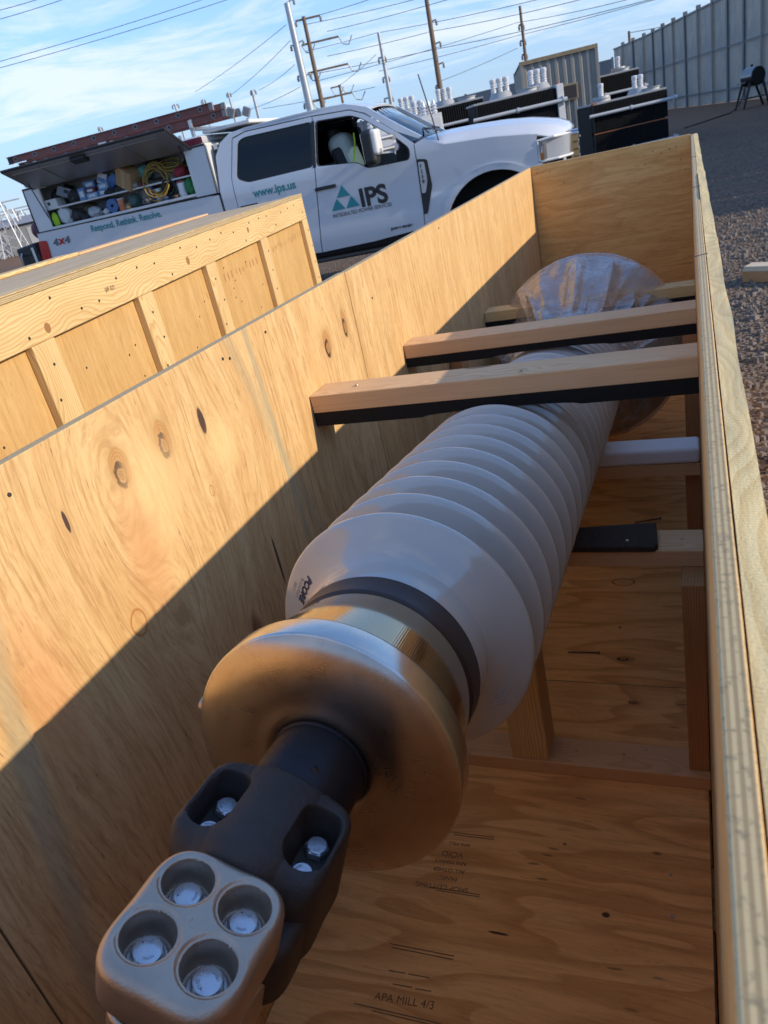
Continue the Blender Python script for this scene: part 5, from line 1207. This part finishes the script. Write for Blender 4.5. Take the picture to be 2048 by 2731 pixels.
def container():
    t = thing('shipping_container', 'grey corrugated steel container with rusty edges behind the transformers', 'container', (-4.12, 27.55, 0), (0, 0, .22))
    w_, h_, L_ = 2.42, 3.10, 6.0
    cm = simple('container_paint', (0.30, 0.275, 0.235), 0.6, var=0.18, scale=2.0)
    def corr(axis):
        mb = MB(); n = 9 if axis == 'x' else 24; span = (w_ if axis == 'x' else L_) - .2; pts = []
        p = span / n
        for i in range(n):
            pts += [(i * p, 0), (i * p + p * .34, 0), (i * p + p * .5, .05), (i * p + p * .84, .05)]
        pts.append((span, 0)); vs = []
        for (a, d) in pts:
            for z in (.16, h_ - .12): vs.append((.1 + a, d, z) if axis == 'x' else (0 + d, .1 + a, z))
        mb.add(vs, [(2 * i, 2 * i + 2, 2 * i + 3, 2 * i + 1) for i in range(len(pts) - 1)]); return mb
    part('end_wall', corr('x'), cm, t)
    part('side_wall', corr('y'), cm, t)
    o = part('side_wall', corr('y'), cm, t, loc=(w_ - .05, 0, 0))
    part('roof', MB().box((.02, .02, h_ - .05), (w_ - .02, L_, h_ - .01)), cm, t)
    rim = simple('container_rim', (0.34, 0.24, 0.13), 0.7, var=0.45, scale=9)
    for x in (0, w_ - .1): part('corner_post', MB().box((x, -.03, 0), (x + .1, .1, h_)), cm, t, bevel=.01)
    part('top_rail', MB().box((0, -.035, h_ - .12), (w_, .06, h_)), rim, t, bevel=.01)
    part('bottom_rail', MB().box((0, -.035, .03), (w_, .06, .16)), cm, t, bevel=.01)
    part('back_frame', MB().box((0, L_ - .05, 0), (w_, L_, h_)), cm, t)
    vf = part('vent_frame', MB().box((1.12, -.07, 1.72), (1.72, -.036, 2.18)), rim, t, bevel=.01)
    part('vent_panel', MB().box((1.17, -.078, 1.77), (1.67, -.071, 2.13)), simple('vent_dark', (.06, .04, .035), .7), vf)
container()

# ---------------------------------------------------------------- tall yard fence, far wall, cooker, boards
def fence():
    P = [Vector((12.9, 11.5, 0)), Vector((2.15, 51.0, 0)), Vector((-2.0, 66.0, 0)), Vector((-4.6, 72.5, 0))]
    t = thing('yard_fence', 'tall grey metal sheet fence on steel posts along the right of the yard', 'fence', (2.15, 51.0, 0))
    H_ = 4.95
    def pmat():
        m, tt, b = newmat('fence_sheet'); o = tt.obj(); x, y, z = tt.sep(o)
        rn = tt.n('ShaderNodeObjectInfo').outputs['Random']
        st_ = tt.noise(tt.comb(tt.m('MULTIPLY', x, 3.0), tt.m('MULTIPLY', y, 3.0), tt.m('MULTIPLY', z, .35)), 1.5, 4, .65)
        bl = tt.noise(o, .9, 4, .6, .5)
        c = tt.mix(st_, (.29, .275, .24), (.47, .44, .37)); c = tt.mix(tt.smooth(bl, .42, .62, 0, .5), c, (.22, .23, .235)); c = tt.mix(tt.m('MULTIPLY', rn, .25), c, (.20, .21, .22))
        tt.link(c, b.inputs['Base Color']); b.inputs['Roughness'].default_value = .6; b.inputs['Metallic'].default_value = .25; return m
    pm = pmat(); sm_ = simple('fence_steel', (.15, .165, .18), .55, .4, var=.15, scale=3)
    rn = random.Random(11)
    for a, b in zip(P[:-1], P[1:]):
        L = (b - a).length; n = max(1, round(L / 2.45)); d = (b - a) / L; ang_ = math.atan2(d.y, d.x); st = L / n
        post = MB().box((-.075, -.10, 0), (.075, .10, H_ + .12)).box((-.11, .10, 0), (.11, .115, H_ + .1)).mesh('post', sm_)
        rail = MB().box((.08, .03, -.05), (st - .08, .075, .05)).mesh('rail', sm_)
        for i in range(n):
            p = a + d * st * i
            link('post', post, t, p, (0, 0, ang_), local=False)
            for z in (.62, 2.58, H_ - .12): link('rail', rail, t, p + Vector((0, 0, z)), (0, 0, ang_), local=False)
            # two sheets per bay, with the odd open seam the low sun shines through
            for k in range(2):
                x0 = .08 + k * (st - .16) / 2 + (rn.choice((.006, .006, .022, .04)) if k else 0); x1 = .08 + (k + 1) * (st - .16) / 2 - (.006 if k == 0 else rn.choice((.002, .002, .03)))
                for z0, z1 in ((.03, .57), (.63, 2.53), (2.63, H_ - .06)):
                    link('sheet', MB().box((x0, -.012, z0), (x1, .012, z1)).mesh('sheet', pm), t, p, (0, 0, ang_), local=False)
fence()
def farwall():
    t = thing('far_wall', 'low grey block wall at the far end of the yard behind the container', 'wall', (-20, 78, 0))
    wm = simple('wall_grey', (.20, .20, .205), .8, var=.15, scale=1.2); sm_ = simple('wall_post', (.24, .245, .25), .7)
    a, b = Vector((-4.8, 73.2, 0)), Vector((-34, 71.5, 0)); L = (b - a).length; d = (b - a) / L; an = math.atan2(d.y, d.x); n = 12
    for i in range(n):
        p = a + d * L * i / n
        link('wall_panel', MB().box((.1, -.1, 0), (L / n - .1, .1, 4.15)).mesh('wall_panel', wm), t, p, (0, 0, an), local=False)
        link('wall_post', MB().box((-.098, -.14, 0), (.098, .14, 4.35)).mesh('wall_post', sm_), t, p, (0, 0, an), local=False)
        link('wall_cap', MB().box((.1, -.13, 4.152), (L / n - .1, .13, 4.25)).mesh('wall_cap', sm_), t, p, (0, 0, an), local=False)
farwall()
def farbuild():
    t = thing('far_shed', 'low grey blue shed on the left horizon behind the truck', 'shed', (-58, 45, 0), (0, 0, 1.0))
    bm_ = simple('shed_grey', (.15, .165, .185), .8, var=.15, scale=.5)
    part('wall', MB().box((-14, 0, 0), (14, 8, 2.35)), bm_, t)
    part('roof', MB().prism([(-.4, 2.355), (4, 3.0), (8.4, 2.355)], lambda u, v, d: (d, u, v), -14.2, 14.2), simple('shed_roof', (.22, .23, .25), .7), t)
    for x in np.arange(-12, 13, 4.0): part('door', MB().box((float(x) - 1.1, -.05, .02), (float(x) + 1.1, -.002, 2.0)), simple('shed_door', (.26, .27, .29), .7), t)
farbuild()
def lattice(x, y, h, label):
    t = thing('lattice_tower', label, 'tower', (x, y, 0), (0, 0, .4), 'substation towers on the left horizon'); b_ = .9
    m_ = simple('galvanised', (.5, .5, .5), .5, .3)
    for sx in (-1, 1):
        for sy in (-1, 1): part('tower_leg', MB().cyl((sx * b_, sy * b_, 0), (sx * .25, sy * .25, h), .05, n=6), m_, t)
    for k in range(5):
        z0, z1 = h * k / 5, h * (k + 1) / 5; r0_, r1_ = b_ + (.25 - b_) * k / 5, b_ + (.25 - b_) * (k + 1) / 5
        for (q0, q1) in (((-1, -1), (1, -1)), ((1, -1), (1, 1)), ((1, 1), (-1, 1)), ((-1, 1), (-1, -1))):
            part('brace', MB().cyl((q0[0] * r0_, q0[1] * r0_, z0), (q1[0] * r1_, q1[1] * r1_, z1), .035, n=5), m_, t)
    part('cross_beam', MB().box((-1.8, -.06, h - .1), (1.8, .06, h)), m_, t)
for i, (px, py, D, lab) in enumerate(((8, 575, 62, 'first galvanised lattice tower on the left edge of the horizon'), (40, 590, 66, 'second galvanised lattice tower, right of the first one'), (62, 590, 74, 'third galvanised lattice tower, close to the truck lid'))):
    p = at(px, py, D); lattice(p.x, p.y, max(3.2, p.z + 1.0), lab)

def cooker():
    p = onz(2008, 286, 0.0)
    t = thing('barrel_smoker', 'black barrel smoker on legs standing by the metal fence', 'smoker', (p.x, p.y, 0), (0, 0, .25))
    t.scale = (.72, .72, .72)
    bk = simple('smoker_black', (.013, .013, .014), .45, .3)
    ax = Vector((-.42, 1, 0)).normalized(); e1 = Vector((1, .42, 0)).normalized(); e2 = Vector((0, 0, 1))
    part('barrel', MB().ring((Vector((.12, -.55, 1.52)), ax, e1, e2), [(0, .02), (0, .43), (.03, .46), (.87, .46), (.9, .43), (.9, .02)], 32), bk, t, smooth=40)
    part('lid_side', MB().ring((Vector((.12, -.52, 1.53)), ax, e1, e2), [(0.02, .47), (.84, .47)], 16, a0=1.7, a1=3.1), simple('lid_grey', (.22, .23, .24), .4, .5), t, smooth=40)
    part('side_shelf', MB().box((-.95, -.3, 1.28), (-.48, .35, 1.33)), simple('shelf_steel', (.3, .3, .3), .4, .6), t)
    part('chimney', MB().cyl((.0, .2, 1.95), (.0, .2, 2.12), .06, n=12), bk, t, smooth=40)
    for sx, sy, q in ((-.30, -.50, -.68), (.34, -.55, .62), (-.45, .35, -.80), (.22, .40, .70)): part('leg', MB().cyl((sx, sy, 1.25), (q, sy * 1.2, 0.0), .07, .055, 8), bk, t, smooth=40)
    part('shelf', MB().box((-.60, -.45, .48), (.50, .40, .53)), bk, t)
    part('hose', MB().tube([(-.5, -.3, 1.0), (-.9, -.6, .3), (-1.6, -1.4, .03), (-5.2, -6.2, .03)], .03, 6), bk, t)
cooker()
for (x0, z0, L_, wd, th, mat, lab, rz) in ((1.19, 0.0, .52, .12, .085, 'fir_dark', 'reddish lumber block on the gravel at the bottom of the board pile', 1.15), (1.19, .0855, .95, .14, .019, 'pale_board', 'pale board lying on the reddish lumber block', 1.08), (1.20, .1050, .95, .14, .019, 'pale_board', 'top pale board of the pile on the gravel beside the crate', 1.06)):
    o = link('board', MB().box((0, -wd / 2, 0), (L_, wd / 2, th)).mesh('board', M[mat]), None, (x0, 6.85, z0), (0, 0, -rz + .55), bevel=.003); tag(o, lab, 'board')

# ---------------------------------------------------------------- poles and lines
M['pole_steel'] = simple('pole_steel', (.40, .42, .43), .45, .5, var=.1, scale=1)
M['pole_wood'] = simple('pole_wood', (.17, .115, .075), .85, var=.25, scale=2)
M['wire'] = simple('wire_dark', (.045, .05, .06), .6)
M['insul'] = simple('insulator_glass', (.30, .33, .34), .4)
def pole(name, px_t, px_b, D, r, mat, label, cat, arms=()):
    b_ = at(*px_b, D); d = ray(*px_t); hd = math.hypot(b_.x - CAM.x, b_.y - CAM.y); top = CAM.z + d.z * hd / math.hypot(d.x, d.y)
    rz = math.atan2(b_.y - CAM.y, b_.x - CAM.x) - math.pi / 2
    t = thing(name, label, cat, (b_.x, b_.y, 0), (0, 0, rz), 'utility poles behind the yard')
    part('shaft', MB().cyl((0, 0, 0), (0, 0, top), r * 1.25, r * .75, 14), M[mat], t, smooth=40)
    k = D / FPX       # metres per photograph pixel at this distance
    for (zf, a, b2, rise, kind) in arms:
        z = top - zf * k
        am = part('cross_arm', MB().box((a * k, -.08, z - .09), (b2 * k, .08, z + .09)) if not rise else MB().cyl((0, 0, z), (b2 * k, 0, z + rise * k), .09, .06, 8), M['pole_wood' if 'wood' in mat else 'pole_steel'], t)
        ends = ((a, 0), (b2, rise)) if not rise else ((b2, rise),)
        for (e_, rs_) in ends:
            if abs(e_) < 4: continue
            x = e_ * k
            if kind == 'v': part('insulator', MB().tube([(x, 0, z), (x + 8 * k, 0, z - 18 * k), (x + 22 * k, 0, z - 22 * k), (x + 34 * k, 0, z - 4 * k)], .07, 6), M['insul'], am)
            else:
                zz = z + rs_ * k; part('insulator', MB().ring((Vector((x, 0, zz)), Vector((0, 0, -1)), Vector((1, 0, 0)), Vector((0, 1, 0))), [(-.05, .05), (.1, .05), (.15, .16), (.25, .07), (.3, .16), (.4, .07), (.45, .16), (.55, .05)], 8, True, True), M['insul'], am, smooth=40)
    return t
pole('steel_pole', (760, 9), (828, 292), 80, .40, 'pole_steel', 'thick galvanised steel pole rising behind the truck cab', 'pole', ((0, 0, 18, 6, 'n'), (90, 0, 20, 4, 'n'), (95, 0, -14, 4, 'n'), (165, 0, 20, 4, 'n'), (165, 0, -14, 4, 'n'), (230, 0, -14, 4, 'n')))
pole('wooden_pole', (800, 46), (862, 290), 84, .26, 'pole_wood', 'brown wooden pole with three long arms beside the thick steel pole', 'pole', ((6, -22, 42, 0, 'n'), (60, -20, 78, 0, 'v'), (124, -20, 88, 0, 'v'), (190, -24, 84, 0, 'v')))
pole('wooden_pole', (1127, -70), (1178, 262), 82, .27, 'pole_wood', 'tall dark wooden pole cut off by the top of the picture', 'pole', ((105, 0, 16, 3, 'n'), (155, 0, 18, 3, 'n'), (202, 0, 18, 3, 'n'), (250, 0, -10, 3, 'n')))
pole('steel_pole', (1003, 88), (1042, 268), 88, .24, 'pole_steel', 'slim steel pole midway between the wooden poles', 'pole', ((56, -12, 6, 0, 'n'), (102, -10, 6, 0, 'n'), (150, -16, 6, 0, 'n')))
pole('wooden_pole', (1378, 18), (1402, 160), 90, .20, 'pole_wood', 'wooden pole rising above the left corner of the container', 'pole', ((42, -8, 4, 0, 'n'), (78, -9, 4, 0, 'n'), (110, -8, 4, 0, 'n')))
pole('wooden_pole', (905, 226), (914, 272), 105, .2, 'pole_wood', 'short distant wooden pole with a forked bracket', 'pole', ((3, -24, 4, 0, 'v'),))
pole('wooden_pole', (1673, 84), (1682, 165), 75, .16, 'pole_wood', 'thin wooden post showing above the fence behind the transformers', 'pole')
pole('distant_pole', (465, 278), (472, 298), 120, .22, 'pole_steel', 'distant pole above the middle of the ladder', 'pole', ((2, -8, 8, 0, 'n'),))
pole('distant_pole', (541, 265), (546, 285), 120, .18, 'pole_steel', 'distant pole right of the ladder middle', 'pole', ((2, -5, 5, 0, 'n'),))
pole('distant_pole', (608, 247), (616, 276), 118, .22, 'pole_steel', 'distant pole above the right end of the ladder', 'pole', ((2, -5, 5, 0, 'n'),))
pole('distant_pole', (672, 240), (692, 320), 110, .27, 'pole_steel', 'pale distant steel pole left of the truck cab roof', 'pole', ((2, -5, 8, 0, 'n'),))
pole('distant_pole', (264, 338), (270, 352), 120, .2, 'pole_steel', 'small distant pole above the raised lid', 'pole', ((2, -5, 5, 0, 'n'),))
WR = [((0, 27), (105, -3), 70, 70, 'uppermost short line in the top left corner'), ((0, 51), (170, -2), 70, 70, 'second short line in the top left corner'),
      ((-30, 172), (560, -8), 72, 76, 'upper of the two long lines sweeping across the left sky'), ((-30, 189), (640, -12), 72, 76, 'lower of the two long lines sweeping across the left sky'),
      ((763, 66), (520, 245), 80, 110, 'line dropping left from the shoulder of the thick steel pole'), ((774, 108), (617, 252), 80, 112, 'line dropping left from the middle of the thick steel pole'), ((786, 172), (690, 240), 80, 112, 'line dropping left from the lower arm of the thick steel pole'), ((800, 232), (640, 300), 80, 112, 'lowest line leaving the thick steel pole to the left'),
      ((830, 46), (1010, -10), 84, 78, 'line from the top arm of the brown wooden pole to the upper right'), ((812, 66), (1130, -8), 84, 76, 'line leaving the wooden pole just under its top arm'), ((872, 84), (1230, -12), 84, 74, 'line from the second arm of the brown wooden pole'),
      ((815, 137), (1003, 88), 84, 88, 'line between the wooden pole and the top of the slim steel pole'), ((1003, 88), (1470, -10), 88, 70, 'line from the top of the slim steel pole to the right'), ((872, 150), (1150, 84), 84, 82, 'line from the third arm to the tall dark pole'), ((1154, 83), (1560, -4), 82, 66, 'line from the tall dark pole to the upper right'),
      ((820, 200), (1158, 132), 84, 82, 'line from the lower arm to the middle of the tall dark pole'), ((1158, 132), (1760, -8), 82, 60, 'line from the middle of the tall dark pole to the far right'), ((850, 215), (1380, 60), 84, 90, 'line from the lowest wooden arm to the container pole'), ((1380, 60), (1700, -8), 90, 70, 'line from the container pole to the upper right'), 
      ((1010, 190), (1380, 95), 88, 90, 'sagging line between the slim steel pole and the container pole'), ((1380, 95), (2060, -95), 90, 62, 'line from the container pole passing over the fence'), ((905, 228), (1003, 145), 105, 88, 'line from the short forked pole up to the slim steel pole'), ((1178, 215), (1380, 128), 82, 90, 'lower line between the tall dark pole and the container pole'), ((700, 290), (1000, 232), 100, 88, 'low line over the truck cab roof'), ((1675, 88), (2060, 0), 75, 55, 'thin line from the post above the fence')]
for (p0, p1, D0, D1, lab) in WR:
    a, b = at(*p0, D0), at(*p1, D1); L = (b - a).length; pts = []
    for i in range(17):
        u = i / 16; q = a.lerp(b, u); q.z -= .006 * L * 4 * u * (1 - u); pts.append(q - a)
    o = link('power_line', MB().tube(pts, .028, 5).mesh('power_line', M['wire'], True), None, a); tag(o, lab, 'power line', 'power lines across the sky')
